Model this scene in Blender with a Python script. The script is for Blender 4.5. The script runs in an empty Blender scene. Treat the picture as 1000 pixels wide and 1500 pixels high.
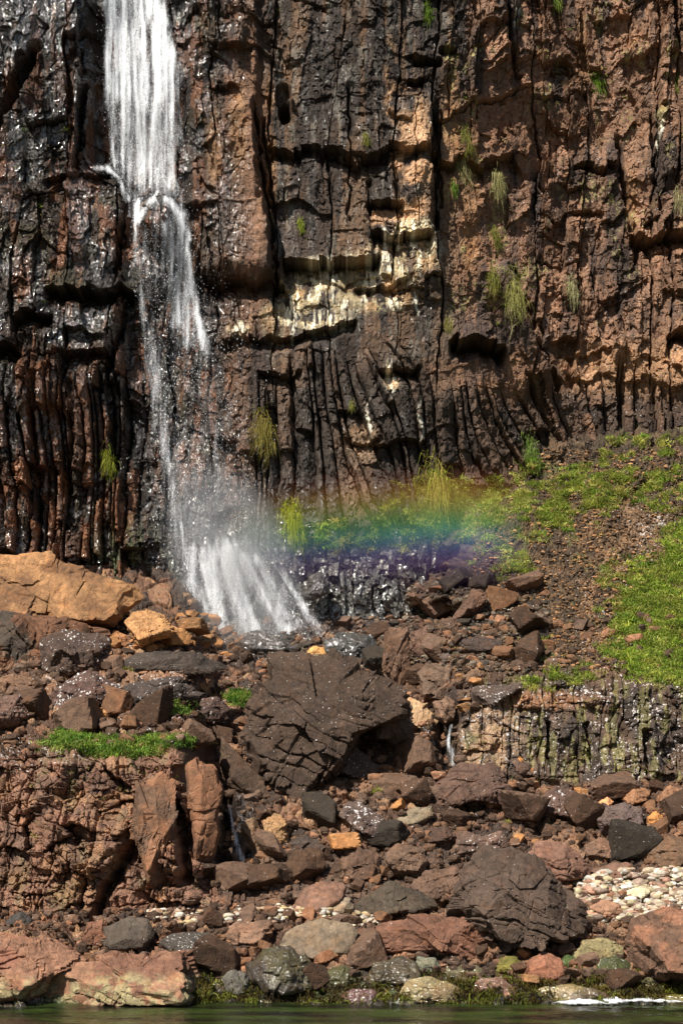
import bpy, bmesh, math
import numpy as np
f32 = np.float32
SC = bpy.context.scene
COL = SC.collection
F = 2333.0; HZ = 1222.0; CZ = 5.0
rng = np.random.default_rng(7)

# ------------------------------------------------------------------ maths
def W(u, v, Y):
    return np.stack([(u-500.0)/F*Y, Y+0*u, CZ+(HZ-v)/F*Y], -1)
def S(c):
    c = np.asarray(c, dtype=np.float64)/255.0
    return np.where(c <= .04045, c/12.92, ((c+.055)/1.055)**2.4).astype(f32)
def sm(a, b, x):
    t = np.clip((np.asarray(x)-a)/(b-a), 0, 1); return t*t*(3-2*t)
def hsh(i, j=0, s=0, k=0):
    i = np.asarray(i).astype(np.int64); j = np.asarray(j).astype(np.int64); k = np.asarray(k).astype(np.int64)
    n = (i*374761393 + j*668265263 + k*2147483647 + s*1274126177) & 0xFFFFFFFF
    n = ((n ^ (n >> 13))*1274126177) & 0xFFFFFFFF
    n = ((n ^ (n >> 15))*2246822519) & 0xFFFFFFFF
    n = n ^ (n >> 16)
    return ((n & 0xFFFFFF)/16777216.0).astype(f32)
def vn(x, y, s=0):
    i = np.floor(x); j = np.floor(y); a = x-i; b = y-j
    a = a*a*(3-2*a); b = b*b*(3-2*b)
    return ((hsh(i,j,s)*(1-a)+hsh(i+1,j,s)*a)*(1-b) + (hsh(i,j+1,s)*(1-a)+hsh(i+1,j+1,s)*a)*b).astype(f32)
def fbm(x, y, s=0, o=4):
    r = 0; a = .5; t = 0
    for q in range(o):
        r = r+a*vn(x, y, s+q*17); t += a; a *= .5; x = x*2.03+5.1; y = y*2.03+1.7
    return r/t
def vn3(p, s=0):
    i = np.floor(p); a = p-i; a = a*a*(3-2*a); r = 0
    for dx in (0,1):
        for dy in (0,1):
            for dz in (0,1):
                w = (a[:,0] if dx else 1-a[:,0])*(a[:,1] if dy else 1-a[:,1])*(a[:,2] if dz else 1-a[:,2])
                r = r+w*hsh(i[:,0]+dx, i[:,1]+dy, s, i[:,2]+dz)
    return r
def fbm3(p, s=0, o=4):
    r = 0; a = .5; t = 0
    for q in range(o):
        r = r+a*vn3(p, s+q*13); t += a; a *= .5; p = p*2.03+3.3
    return r/t
def cells(x, s, c=0, jit=.7):
    i = np.floor(x)
    bd = lambda j: j+(hsh(j, c, s)-.5)*jit
    b0 = bd(i); b1 = bd(i+1)
    i = np.where(x < b0, i-1, np.where(x >= b1, i+1, i))
    lo = bd(i); hi = bd(i+1)
    return i, (x-lo)/(hi-lo), np.minimum(x-lo, hi-x)
def bricks(U, V, w, h, s, jit=.7):
    ci, tu, eu = cells(U/w, s, 0, jit)
    ri, tv, ev = cells(V/h+hsh(ci, 3, s+1)*7, s+2, ci, jit)
    return ci, ri, tu.astype(f32), tv.astype(f32), (eu*w).astype(f32), (ev*h).astype(f32), hsh(ci, ri, s+5), hsh(ci, ri, s+6), hsh(ci, ri, s+7)
def worley(x, y, s=0):
    i = np.floor(x); j = np.floor(y)
    f1 = np.full(x.shape, 9, f32); f2 = f1.copy(); idd = np.zeros(x.shape, f32); tx = f1*0; ty = f1*0
    for dx in (-1,0,1):
        for dy in (-1,0,1):
            a = i+dx; b = j+dy
            px = a+hsh(a,b,s); py = b+hsh(a,b,s+1)
            rx = (x-px).astype(f32); ry = (y-py).astype(f32)
            d = np.sqrt(rx*rx+ry*ry)
            m = d < f1
            f2 = np.where(m, f1, np.minimum(f2, d))
            f1 = np.where(m, d, f1); idd = np.where(m, hsh(a,b,s+2), idd)
            tx = np.where(m, rx, tx); ty = np.where(m, ry, ty)
    return f1, f2, idd, tx, ty
def mixc(c, m, col):
    m = np.clip(m, 0, 1)[..., None].astype(f32)
    return c*(1-m)+np.asarray(col, f32)*m
def blob(U, V, u, v, ru, rv, soft=.5):
    d = np.sqrt(((U-u)/ru)**2+((V-v)/rv)**2)
    return 1-sm(1-soft, 1+soft, d)
def seg(U, V, pts):
    """nearest distance (px) to a polyline and the arc parameter 0..1"""
    best = np.full(U.shape, 1e6, f32); tt = np.zeros(U.shape, f32); n = len(pts)-1
    for k in range(n):
        ax, ay = pts[k][:2]; bx, by = pts[k+1][:2]
        L = (bx-ax)**2+(by-ay)**2+1e-6
        t = np.clip(((U-ax)*(bx-ax)+(V-ay)*(by-ay))/L, 0, 1)
        d = np.hypot(U-ax-t*(bx-ax), V-ay-t*(by-ay))
        m = d < best; best = np.where(m, d, best); tt = np.where(m, (k+t)/n, tt)
    return best, tt

# ------------------------------------------------------------------ mesh building
def mute(c, k=.86, g=1.10):
    c = np.asarray(c); l = (c*np.array([.3,.5,.2])).sum(-1, keepdims=True); return np.clip(l+(c-l)*k, 0, 1)*g*np.array([1.02, 1., .88])
def mesh_np(name, co, faces, mat=None, cols=None, attrs=None, parent=None, smooth=False, sizes=None):
    if cols is not None and mat is not None and mat.name.startswith(('cliff_rock','boulder_rock','loose_stone')): cols = mute(cols, .74 if mat.name.startswith('cliff') else .93, 1.10)
    me = bpy.data.meshes.new(name)
    co = np.ascontiguousarray(co, dtype=f32).reshape(-1, 3)
    me.vertices.add(len(co)); me.vertices.foreach_set('co', co.ravel())
    if sizes is None:
        faces = np.ascontiguousarray(faces, dtype=np.int32); n, k = faces.shape
        st = np.arange(0, n*k, k, dtype=np.int32); flat = faces.ravel()
    else:
        flat = np.ascontiguousarray(faces, dtype=np.int32); n = len(sizes)
        st = np.concatenate([[0], np.cumsum(sizes)[:-1]]).astype(np.int32)
    me.loops.add(len(flat)); me.loops.foreach_set('vertex_index', flat)
    me.polygons.add(n); me.polygons.foreach_set('loop_start', st)
    me.update(calc_edges=True)
    me.polygons.foreach_set('use_smooth', np.full(n, smooth, bool))
    if cols is not None:
        a = me.attributes.new('col', 'FLOAT_COLOR', 'POINT')
        c = np.ones((len(co), 4), f32); c[:, :3] = np.asarray(cols).reshape(-1, 3)
        a.data.foreach_set('color', c.ravel())
    for k, v in (attrs or {}).items():
        a = me.attributes.new(k, 'FLOAT', 'POINT'); a.data.foreach_set('value', np.ascontiguousarray(v, dtype=f32).ravel())
    if mat: me.materials.append(mat)
    o = bpy.data.objects.new(name, me); COL.objects.link(o)
    if parent: o.parent = parent
    return o
def tag(o, label=None, cat=None, group=None, kind=None):
    if label: o['label'] = label
    if cat: o['category'] = cat
    if group: o['group'] = group
    if kind: o['kind'] = kind
    return o
def gridfaces(nv, nu, keep=None):
    idx = np.arange(nv*nu).reshape(nv, nu)
    q = np.stack([idx[:-1,:-1], idx[1:,:-1], idx[1:,1:], idx[:-1,1:]], -1).reshape(-1, 4)
    if keep is not None: q = q[keep.reshape(-1)]
    return q
def compact(co, q, *arrs):
    used = np.unique(q); mp = np.zeros(len(co), np.int64); mp[used] = np.arange(len(used))
    return (co[used], mp[q]) + tuple(a[used] for a in arrs)

# ------------------------------------------------------------------ materials
def nt(name):
    m = bpy.data.materials.new(name); m.use_nodes = True
    t = m.node_tree; t.nodes.clear(); return m, t
def N(t, ty, **kw):
    n = t.nodes.new(ty)
    for k, v in kw.items():
        if k.startswith('_'): n.inputs[int(k[1:])].default_value = v
        else: setattr(n, k, v)
    return n
def math_(t, op, a, b=None, clamp=False):
    n = t.nodes.new('ShaderNodeMath'); n.operation = op; n.use_clamp = clamp
    for i, x in enumerate((a, b)):
        if x is None: continue
        if isinstance(x, (int, float)): n.inputs[i].default_value = x
        else: t.links.new(x, n.inputs[i])
    return n.outputs[0]
def mapr(t, x, a, b, c=0., d=1.):
    n = t.nodes.new('ShaderNodeMapRange'); t.links.new(x, n.inputs[0])
    for i, v in enumerate((a, b, c, d)): n.inputs[i+1].default_value = v
    return n.outputs[0]
def mixrgb(t, mode, fac, a, b):
    n = t.nodes.new('ShaderNodeMix'); n.data_type = 'RGBA'; n.blend_type = mode
    for i, x in ((0, fac), (6, a), (7, b)):
        if isinstance(x, (int, float)): n.inputs[i].default_value = x
        elif isinstance(x, (tuple, list)): n.inputs[i].default_value = x
        else: t.links.new(x, n.inputs[i])
    return n.outputs[2]
def rock_mat(name, bump=.6, spots=True, rough=.85, fine=26., spotsize=1.):
    m, t = nt(name); L = t.links
    out = N(t, 'ShaderNodeOutputMaterial'); b = N(t, 'ShaderNodeBsdfPrincipled'); L.new(b.outputs[0], out.inputs[0])
    at = N(t, 'ShaderNodeAttribute', attribute_name='col'); oi = N(t, 'ShaderNodeObjectInfo')
    geo = N(t, 'ShaderNodeNewGeometry'); P = geo.outputs['Position']
    c = mixrgb(t, 'MULTIPLY', 1., at.outputs['Color'], oi.outputs['Color'])
    n1 = N(t, 'ShaderNodeTexNoise'); n1.inputs['Scale'].default_value = 5.; n1.inputs['Detail'].default_value = 9.; n1.inputs['Roughness'].default_value = .68; L.new(P, n1.inputs['Vector'])
    v1 = mapr(t, n1.outputs['Fac'], .3, .7, .5, 1.45)
    cx = N(t, 'ShaderNodeCombineXYZ')
    for i in range(3): L.new(v1, cx.inputs[i])
    c = mixrgb(t, 'MULTIPLY', 1., c, cx.outputs[0])
    # ochre / grey mineral variation
    n2 = N(t, 'ShaderNodeTexNoise'); n2.inputs['Scale'].default_value = 1.7; n2.inputs['Detail'].default_value = 5.; L.new(P, n2.inputs['Vector'])
    c = mixrgb(t, 'MULTIPLY', mapr(t, n2.outputs['Fac'],   .52, .72, 0, .5), c, (1.25, .98, .74, 1))
    n5 = N(t, 'ShaderNodeTexNoise'); n5.inputs['Scale'].default_value = 11.; n5.inputs['Detail'].default_value = 4.; L.new(P, n5.inputs['Vector'])
    c = mixrgb(t, 'MULTIPLY', mapr(t, n5.outputs['Fac'], .55, .7, 0, .55), c, (.62, .66, .72, 1))
    wet = N(t, 'ShaderNodeAttribute', attribute_name='wet').outputs['Fac']
    rg = mapr(t, n1.outputs['Fac'], .3, .7, rough-.12, min(1, rough+.1))
    n6 = N(t, 'ShaderNodeTexNoise'); n6.inputs['Scale'].default_value = 7.; n6.inputs['Detail'].default_value = 3.; L.new(P, n6.inputs['Vector'])
    wr = mapr(t, n6.outputs['Fac'], .4, .6, .3, .5)
    mr = N(t, 'ShaderNodeMix'); mr.data_type = 'FLOAT'; L.new(wet, mr.inputs[0]); L.new(rg, mr.inputs[2]); L.new(wr, mr.inputs[3])
    L.new(mr.outputs[0], b.inputs['Roughness'])
    if spots:
        sp = N(t, 'ShaderNodeAttribute', attribute_name='spot').outputs['Fac']
        sp = math_(t, 'ADD', sp, math_(t, 'SUBTRACT', 1., oi.outputs['Alpha']))
        vo = N(t, 'ShaderNodeTexVoronoi'); vo.inputs['Scale'].default_value = 7.5/spotsize; nd = N(t, 'ShaderNodeTexNoise'); nd.inputs['Scale'].default_value = 9.; nd.inputs['Detail'].default_value = 3.; L.new(P, nd.inputs['Vector'])
        vm = N(t, 'ShaderNodeVectorMath', operation='MULTIPLY_ADD'); L.new(nd.outputs['Color'], vm.inputs[0]); vm.inputs[1].default_value = (.16, .16, .22); L.new(P, vm.inputs[2]); L.new(vm.outputs[0], vo.inputs['Vector'])
        n3 = N(t, 'ShaderNodeTexNoise'); n3.inputs['Scale'].default_value = 1.3; n3.inputs['Detail'].default_value = 2.; L.new(P, n3.inputs['Vector'])
        n4 = N(t, 'ShaderNodeTexNoise'); n4.inputs['Scale'].default_value = 24.; L.new(P, n4.inputs['Vector'])
        ms = mapr(t, n3.outputs['Fac'], .36, .58, .05, .6)
        th = math_(t, 'MULTIPLY', ms, sp)
        sx = N(t, 'ShaderNodeSeparateColor'); L.new(vo.outputs['Color'], sx.inputs[0])
        th = math_(t, 'MULTIPLY', th, mapr(t, sx.outputs[0], .2, .9, 0., 1.))
        dd = math_(t, 'ADD', vo.outputs['Distance'], mapr(t, n4.outputs['Fac'], .3, .7, -.22, .30))
        k = mapr(t, math_(t, 'SUBTRACT', th, dd), 0., .05, 0., 1.)
        c = mixrgb(t, 'MIX', k, c, (.58, .53, .50, 1))
    L.new(c, b.inputs['Base Color'])
    L.new(mapr(t, wet, 0, 1, .3, .4), b.inputs['Specular IOR Level'])
    L.new(wet, b.inputs['Coat Weight']); b.inputs['Coat Roughness'].default_value = .10; b.inputs['Coat IOR'].default_value = 2.1
    bn = N(t, 'ShaderNodeTexNoise'); bn.inputs['Scale'].default_value = fine; bn.inputs['Detail'].default_value = 7.; bn.inputs['Roughness'].default_value = .7; L.new(P, bn.inputs['Vector'])
    wn = N(t, 'ShaderNodeTexNoise'); wn.inputs['Scale'].default_value = 2.2; wn.inputs['Detail'].default_value = 4.; L.new(P, wn.inputs['Vector'])
    wm = N(t, 'ShaderNodeVectorMath', operation='MULTIPLY_ADD'); L.new(wn.outputs['Color'], wm.inputs[0]); wm.inputs[1].default_value = (.35, .35, .35); L.new(P, wm.inputs[2])
    mp_ = N(t, 'ShaderNodeMapping'); mp_.inputs['Scale'].default_value = (2.6, 2.6, 1.5); L.new(wm.outputs[0], mp_.inputs[0])
    ve = N(t, 'ShaderNodeTexVoronoi', feature='DISTANCE_TO_EDGE'); ve.inputs['Scale'].default_value = 1.; L.new(mp_.outputs[0], ve.inputs['Vector'])
    v2 = N(t, 'ShaderNodeTexVoronoi'); v2.inputs['Scale'].default_value = 1.; L.new(mp_.outputs[0], v2.inputs['Vector'])
    hh = math_(t, 'ADD', bn.outputs['Fac'], math_(t, 'MULTIPLY', n1.outputs['Fac'], .7))
    hh = math_(t, 'ADD', hh, mapr(t, ve.outputs['Distance'], 0., .05, -.55, 0.))
    bp = N(t, 'ShaderNodeBump'); bp.inputs['Strength'].default_value = bump; bp.inputs['Distance'].default_value = .07
    L.new(mapr(t, wet, 0, 1, .06, .12), bp.inputs['Distance']); 
    cb = N(t, 'ShaderNodeTexNoise'); cb.inputs['Scale'].default_value = 9.; cb.inputs['Detail'].default_value = 2.; cb.inputs['Roughness'].default_value = .6; L.new(P, cb.inputs['Vector'])
    cbp = N(t, 'ShaderNodeBump'); cbp.inputs['Strength'].default_value = 1.; cbp.inputs['Distance'].default_value = .075; L.new(cb.outputs['Fac'], cbp.inputs['Height']); L.new(cbp.outputs[0], b.inputs['Coat Normal'])
    L.new(hh, bp.inputs['Height']); L.new(bp.outputs[0], b.inputs['Normal'])
    return m
M_CLIFF = rock_mat('cliff_rock', .75, True, .8)
M_ROCK = rock_mat('boulder_rock', .6, True, .82, spotsize=.85)
M_STONE = rock_mat('loose_stone', .5, True, .85)
M_PEB = rock_mat('beach_pebble', .2, False, .7)
def veg_mat(name, tr=.45):
    m, t = nt(name); L = t.links
    out = N(t, 'ShaderNodeOutputMaterial')
    at = N(t, 'ShaderNodeAttribute', attribute_name='col')
    d = N(t, 'ShaderNodeBsdfPrincipled'); d.inputs['Roughness'].default_value = .6; d.inputs['Specular IOR Level'].default_value = .25
    L.new(at.outputs['Color'], d.inputs['Base Color'])
    tl = N(t, 'ShaderNodeBsdfTranslucent'); L.new(at.outputs['Color'], tl.inputs[0])
    mx = N(t, 'ShaderNodeMixShader'); mx.inputs[0].default_value = tr
    L.new(d.outputs[0], mx.inputs[1]); L.new(tl.outputs[0], mx.inputs[2]); L.new(mx.outputs[0], out.inputs[0])
    return m
M_VEG = veg_mat('grass_blades')
def water_fall_mat(name, sx, sz, seed, spk, streak=1.):
    m, t = nt(name); L = t.links
    out = N(t, 'ShaderNodeOutputMaterial')
    geo = N(t, 'ShaderNodeNewGeometry')
    at = N(t, 'ShaderNodeAttribute', attribute_name='dens').outputs['Fac']
    mp = N(t, 'ShaderNodeMapping'); L.new(geo.outputs['Position'], mp.inputs[0]); mp.inputs['Scale'].default_value = (sx, sx, sz); mp.inputs['Location'].default_value = (seed, seed*2, seed*3)
    n = N(t, 'ShaderNodeTexNoise'); n.inputs['Scale'].default_value = 1; n.inputs['Detail'].default_value = 6; n.inputs['Roughness'].default_value = .65; L.new(mp.outputs[0], n.inputs['Vector'])
    mp2 = N(t, 'ShaderNodeMapping'); L.new(geo.outputs['Position'], mp2.inputs[0]); mp2.inputs['Scale'].default_value = (spk, spk, spk*.55); mp2.inputs['Location'].default_value = (seed*3, seed, seed)
    n2 = N(t, 'ShaderNodeTexNoise'); n2.inputs['Scale'].default_value = 1; n2.inputs['Detail'].default_value = 3; n2.inputs['Roughness'].default_value = .8; L.new(mp2.outputs[0], n2.inputs['Vector'])
    a = math_(t, 'ADD', math_(t, 'MULTIPLY', math_(t, 'SUBTRACT', n.outputs['Fac'], .5), 2.2*streak), math_(t, 'MULTIPLY', math_(t, 'SUBTRACT', n2.outputs['Fac'], .5), 3.4))
    a = math_(t, 'ADD', a, math_(t, 'SUBTRACT', math_(t, 'MULTIPLY', at, 2.3), 1.15))
    a = mapr(t, a, -.15, .85, 0, 1)
    a = math_(t, 'MULTIPLY', a, mapr(t, at, 0., .70, 0., .92))
    d = N(t, 'ShaderNodeBsdfPrincipled'); d.inputs['Base Color'].default_value = (.93, .95, .98, 1); d.inputs['Roughness'].default_value = .35
    tl = N(t, 'ShaderNodeBsdfTranslucent'); tl.inputs[0].default_value = (.93, .95, .98, 1)
    m1 = N(t, 'ShaderNodeMixShader'); m1.inputs[0].default_value = .25; L.new(d.outputs[0], m1.inputs[1]); L.new(tl.outputs[0], m1.inputs[2])
    tp = N(t, 'ShaderNodeBsdfTransparent'); mx = N(t, 'ShaderNodeMixShader'); L.new(a, mx.inputs[0]); L.new(tp.outputs[0], mx.inputs[1]); L.new(m1.outputs[0], mx.inputs[2])
    bp = N(t, 'ShaderNodeBump'); bp.inputs['Strength'].default_value = .6; bp.inputs['Distance'].default_value = .08; L.new(n.outputs['Fac'], bp.inputs['Height']); L.new(bp.outputs[0], d.inputs['Normal'])
    L.new(mx.outputs[0], out.inputs[0])
    return m
def plain_mat(name, col, rough=.5):
    m, t = nt(name); out = N(t, 'ShaderNodeOutputMaterial'); b = N(t, 'ShaderNodeBsdfPrincipled')
    b.inputs['Base Color'].default_value = (*col, 1); b.inputs['Roughness'].default_value = rough; t.links.new(b.outputs[0], out.inputs[0]); return m

# ------------------------------------------------------------------ slope profile (px row -> metres from the camera)
SK = [
 ([1520,1470,1440,1345,1330,1120,1105,1000,930,860,800,700], [45,47,47.8,50.3,50.6,52.8,53.7,59,64,69,71.8,73.5]),
 ([1520,1470,1345,1260,1200,1150,1100,1000,940,900,800,700], [45,47,50.5,53.5,55,57.3,59.5,64,68,70.8,72.5,73.5]),
 ([1520,1470,1345,1260,1200,1150,1100,1000,940,900,800,700], [45,47,50.5,53.5,55.2,57.6,60,64.5,68,70.2,72.2,73.5]),
 ([1520,1470,1350,1270,1150,1120,1000,960,900,850,750,690,600], [45,47,50.5,53.5,58.3,59,60.6,62.5,65.5,67.5,71.2,73.8,76]),
 ([1520,1470,1440,1330,1290,1165,1150,1010,950,800,700,640,600,520], [45,47,47.8,51,53,58.3,58.7,60,62.5,67,71.8,75.2,77.4,80]),
]
SU = [265, 335, 600, 690, 1000]
def Ys(U, V):
    U = np.asarray(U, dtype=np.float64); V = np.asarray(V, dtype=np.float64)
    cols = [np.interp(V, k[0][::-1], k[1][::-1]) for k in SK]
    r = cols[0]
    U_ = U; U = U+np.where(U < 430, 70*(fbm(V/34, V*0+.5, 44, 3)-.5), 0)+np.where((U > 480) & (V < 960), 1., 0)*110*(fbm(V/22, U/60, 45, 3)-.5)*sm(480, 620, U)*(1-sm(760, 900, U))
    for i in range(4):
        w = sm(SU[i], SU[i+1], U) if i in (0, 2) else np.clip((U-SU[i])/(SU[i+1]-SU[i]), 0, 1)
        r = np.where(U > SU[i], cols[i]*(1-w)+cols[i+1]*w, r)
    return r
def Yc(U):
    return 70+6.*sm(560, 900, U)-1.2*sm(200, -60, U)

# ------------------------------------------------------------------ CLIFF
def axis(a, b, c, d, fine, coarse):
    return np.concatenate([np.arange(a, b, coarse), np.arange(b, c, fine), np.arange(c, d, coarse)])
cu = axis(-420, -24, 1024, 1420, 1.15, 5.); cv = axis(-330, -24, 960, 1010, 1.15, 5.)
U, V = np.meshgrid(cu, cv); U = U.astype(f32); V = V.astype(f32)
def overhang(d, pts, A, h, soft=5., jag=5., seed=0):
    """rock above the line stands proud; the wall under it is cut back by A metres and comes forward again over h px"""
    us = [p[0] for p in pts]; vs = [p[1] for p in pts]
    ji, jt, je = cells(U/19+vn(U/30, V*0, seed), seed+50, 0, .95); j = (hsh(ji, 1, seed)-.5)*2*jag + (hsh(ji, 2, seed)-.5)*jag*jt*2 + (vn(U/22, V*0, seed+1)-.5)*2*jag+(fbm(U/6, V/6, seed+2)-.5)*7
    ln = np.interp(U, us, vs)+j
    m = sm(us[0]-soft, us[0]+soft, U)*(1-sm(us[-1]-soft, us[-1]+soft, U))
    t = (V-ln)/h
    f = np.where(t > 0, np.clip(1-t, 0, 1), 0)*np.clip(t*h/1.5, 0, 1)
    g = np.where(t <= 0, np.clip(1+t*h/30, 0, 1), 0)
    return d-A*m*f+A*.25*m*g
jg = (fbm(U/7, V/16, 6, 3)-.5)*5; jh = (fbm(U/9, V/8, 7, 3)-.5)*8
wU = U+(fbm(U/90, V/200, 1)-.5)*44+(fbm(U/20, V/70, 2)-.5)*9+jg
wV = V+(fbm(U/60, V/60, 3)-.5)*60+jh+.18*(U-500)*(U > 620)
# zones
zL = 1-sm(290, 400, U)                                   # wet left wall
zcol = sm(515, 560, V+(vn(U/40, V*0, 8)-.5)*70-20*sm(560, 700, U))*sm(330, 400, U)   # columns under the guano band
zcl = sm(500, 590, V+(vn(U/30, V*0, 9)-.5)*120)*(1-sm(190, 260, U))
zsh = sm(740, 790, V+20*np.sin(U/30))*sm(350, 420, U)*(1-sm(760, 830, U)) # shattered foot
zrough = np.clip(sm(640, 760, U)*(1-zcol)+zL*.8*(1-zcl)+.6*sm(.5,.62,fbm(U/70,V/70,66)), 0, 1)
zfall = np.exp(-((U-(230+np.clip(V-300, 0, 700)*.17))/70)**2)
lean = .55*np.exp(-((U-755)/78)**2)+.36*np.exp(-((U-560)/75)**2)
Uc = U+.6*jg+(fbm(U/70, V/130, 12)-.5)*20-lean*(V-640)+3*np.sin(V/55+U/90)+14*vn(U/34, V*0, 13)
B1 = bricks(wU, wV, 84, 210, 11, .9); B2 = bricks(wU+12*B1[6], wV, 32, 74, 21, .9); B3 = bricks(wU+9*B2[6], wV, 12, 24, 31, .9)
BC = bricks(Uc, V+.5*(wV-V), 17.5, 105, 41, .85); BG = bricks(Uc+5, wV*.8, 56, 90, 43, .95)
UK = U+4*np.sin(V/44+U/60)+(fbm(U/20, V/70, 5)-.5)*12+jg*.6+12*vn(U/26, V*0, 14)
BK = bricks(UK, wV, 13.5, 50, 51, .95); BL = bricks(UK, wV, 40, 110, 53, .9)
BS = bricks(wU, wV, 9, 16, 61, .95)
WF1 = worley((wU+jh)/34, (wV+jg)/46, 62); WF2 = worley((wU+jg)/13, (wV+jh)/17, 64); WF3 = worley((U+jg)/6, (V+jh)/9, 68)
tl = lambda w_, k: w_[3]*(hsh(w_[2]*9e5, k)-.5)*2+w_[4]*(hsh(w_[2]*9e5, k+1)-.5)*2
blocky = (1-zcol)*(1-zcl)*(1-.7*zsh)
sm1 = .15+1.3*B1[7]*B1[7]*(1-.45*sm(380,420,U)*(1-sm(620,680,U)))                                   # some slabs are smooth, some broken
k2 = sm1*(.35+.9*fbm(U/120, V/120, 71))*(1+.5*zrough)
d = .6*(fbm(U/260, V/260, 70)-.5)*2
d = d+blocky*(.55*(B1[6]-.5)+(B1[2]-.5)*(B1[8]-.5)*.7+.12*B1[3])
d = d+blocky*k2*(.36*(B2[6]-.5)+(B2[2]-.5)*(B2[7]-.5)*.55+(B2[3]-.5)*(.05+.4*(B2[8]-.35)))
d = d+(.35+.65*blocky)*k2*(.13*(B3[6]-.5)+(B3[2]-.5)*(B3[7]-.5)*.2+(B3[3]-.5)*(B3[8]-.3)*.16)
d = d+blocky*zrough*(.30*(WF1[2]-.5)+.42*tl(WF1, 1))+(.3*blocky+.1)*(.3+zrough)*(.15*(WF2[2]-.5)+.2*tl(WF2, 3))
d = d-blocky*.45*np.exp(-(B1[4]/1.5)**4)*(B1[8] > .45)-blocky*.25*np.exp(-(B1[5]/1.4)**4)*(B1[7] > .5)
d = d-blocky*.22*np.exp(-(B2[4]/1.)**4)*(B2[7]*sm1 > .45)-blocky*.12*np.exp(-(B2[5]/1.)**4)*(B2[6]*sm1 > .5)
prof = np.clip(np.minimum(BC[2], 1-BC[2])*3.2, 0, 1)
d = d+zcol*(1-zsh)*(.24*prof+.5*(BC[6]-.5)+(BC[2]-.5)*(BC[8]-.5)*.6+.25*(BC[3]-.3)*BC[7]+.10*tl(WF2, 3)+.04*(WF2[2]-.5)-.34*np.exp(-(BC[4]/1.3)**4)*(BC[8] > .25)+1.0*(BG[6]-.5)+(BG[3]-.5)*(BG[7]-.2)*.5)
profk = np.clip(np.minimum(BK[2], 1-BK[2])*3.2, 0, 1)
d = d+zcl*(.2*profk+.55*(BK[6]-.5)+(BK[2]-.5)*(BK[7]-.5)*.5+.3*(BK[3]-.3)*BK[8]+.2*tl(WF2, 5)-.32*np.exp(-(BK[4]/1.2)**4)*(BK[8] > .3)+.9*(BL[6]-.5)+(BL[3]-.5)*(BL[7]-.2)*.6)
d = d+(zsh+.35*zfall*sm(560, 800, V))*(.30*(BS[6]-.5)+(BS[2]-.5)*(BS[7]-.5)*.45+(BS[3]-.5)*(BS[8]-.5)*.45)
d = d+(.4+.6*np.clip(k2+zcol+zcl, 0, 1))*(.10*tl(WF3, 7)+.06*(WF3[2]-.5))+.035*(fbm(U/6, V/8, 80, 4)-.5)*2+.3*(fbm(U/60, V/80, 81)-.5)
# the big forms seen in the photograph
d = d+.9*(1-sm(128, 150, U+6*vn(V/30, V*0, 3)))*(1-sm(238, 250, V))*.8
d = d+.85*(1-sm(180, 196, U+5*vn(V/20, V*0, 4)))*sm(240, 250, V)*(1-sm(560, 760, V))
d = d-.5*np.exp(-((U-212)/60)**2)*(1-sm(280, 330, V))
d = d+.9*blob(U, V, 232, 320, 26, 40, .35)+.5*blob(U, V, 232, 370, 34, 60, .5)
d = d+.5*sm(268, 290, U)*(1-sm(372, 384, U))*(1-sm(300, 310, V))
d = d+.7*sm(290, 300, U)*(1-sm(396, 404, U))*sm(300, 308, V)*(1-sm(390, 420, V))
d = overhang(d, [(75,428),(130,434),(195,430)], 1.5, 26, seed=1)
d = overhang(d, [(28,478),(60,472),(82,478)], 1.3, 26, seed=2)
d = overhang(d, [(-60,512),(0,514),(34,520)], 1.4, 30, seed=3)
d = overhang(d, [(300,408),(360,412),(418,420)], 1.2, 30, seed=4)
d = overhang(d, [(414,380),(440,372),(500,378),(556,376)], 1.25, 60, 3, 4, seed=5)
d = overhang(d, [(538,294),(560,296),(590,294)], .8, 22, 3, 3, seed=6)
d = overhang(d, [(545,340),(580,346),(632,344)], .9, 60, 3, 4, seed=7)
d = overhang(d, [(520,418),(560,420),(600,412)], .6, 24, seed=8)
d = overhang(d, [(330,490),(380,502),(430,490),(520,470)], .7, 24, seed=9)
d = overhang(d, [(660,508),(690,503),(735,512)], 1.9, 34, 5, 6, seed=10)
d = overhang(d, [(552,532),(580,536),(612,542)], .9, 26, seed=11)
d = overhang(d, [(390,226),(460,214),(520,228),(600,222),(700,232),(760,240)], .75, 30, 12, 8, seed=12)
d = overhang(d, [(606,86),(628,84),(646,88)], .9, 14, 2, 3, seed=13)
d = overhang(d, [(642,76),(655,78),(668,76)], .6, 14, 2, 3, seed=14)
d = overhang(d, [(596,116),(608,118),(622,115)], .7, 12, 2, 3, seed=15)
d = overhang(d, [(840,240),(862,236),(888,246)], .9, 14, 2, 3, seed=16)
d = overhang(d, [(888,234),(903,238)], .7, 14, 2, 2, seed=17)
d = overhang(d, [(922,340),(950,345),(1030,350)], 1.5, 30, 4, 5, seed=18)
d = overhang(d, [(840,304),(870,302),(884,306)], .5, 12, 2, 3, seed=19)
d = overhang(d, [(982,486),(1040,490)], 1.2, 24, 3, 3, seed=20)
d = overhang(d, [(95,528),(140,520),(170,530)], .9, 34, seed=21)
d = overhang(d, [(380,540),(410,548),(440,545)], .7, 30, seed=22)
d = overhang(d, [(800,548),(870,555),(1000,560)], .25, 60, seed=23)
d = overhang(d, [(505,645),(530,650),(555,648)], .5, 20, seed=24)
d = overhang(d, [(70,270),(120,262),(180,250)], .5, 20, seed=25)
def cut(d, pts, w, A):
    q, t = seg(U+(vn(U/8, V/12, 90)-.5)*7, V+(vn(U/8, V/12, 91)-.5)*5, pts)
    return d-A*np.clip(1.25-q/w, 0, 1)*sm(0, .12, t+.05)
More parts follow.
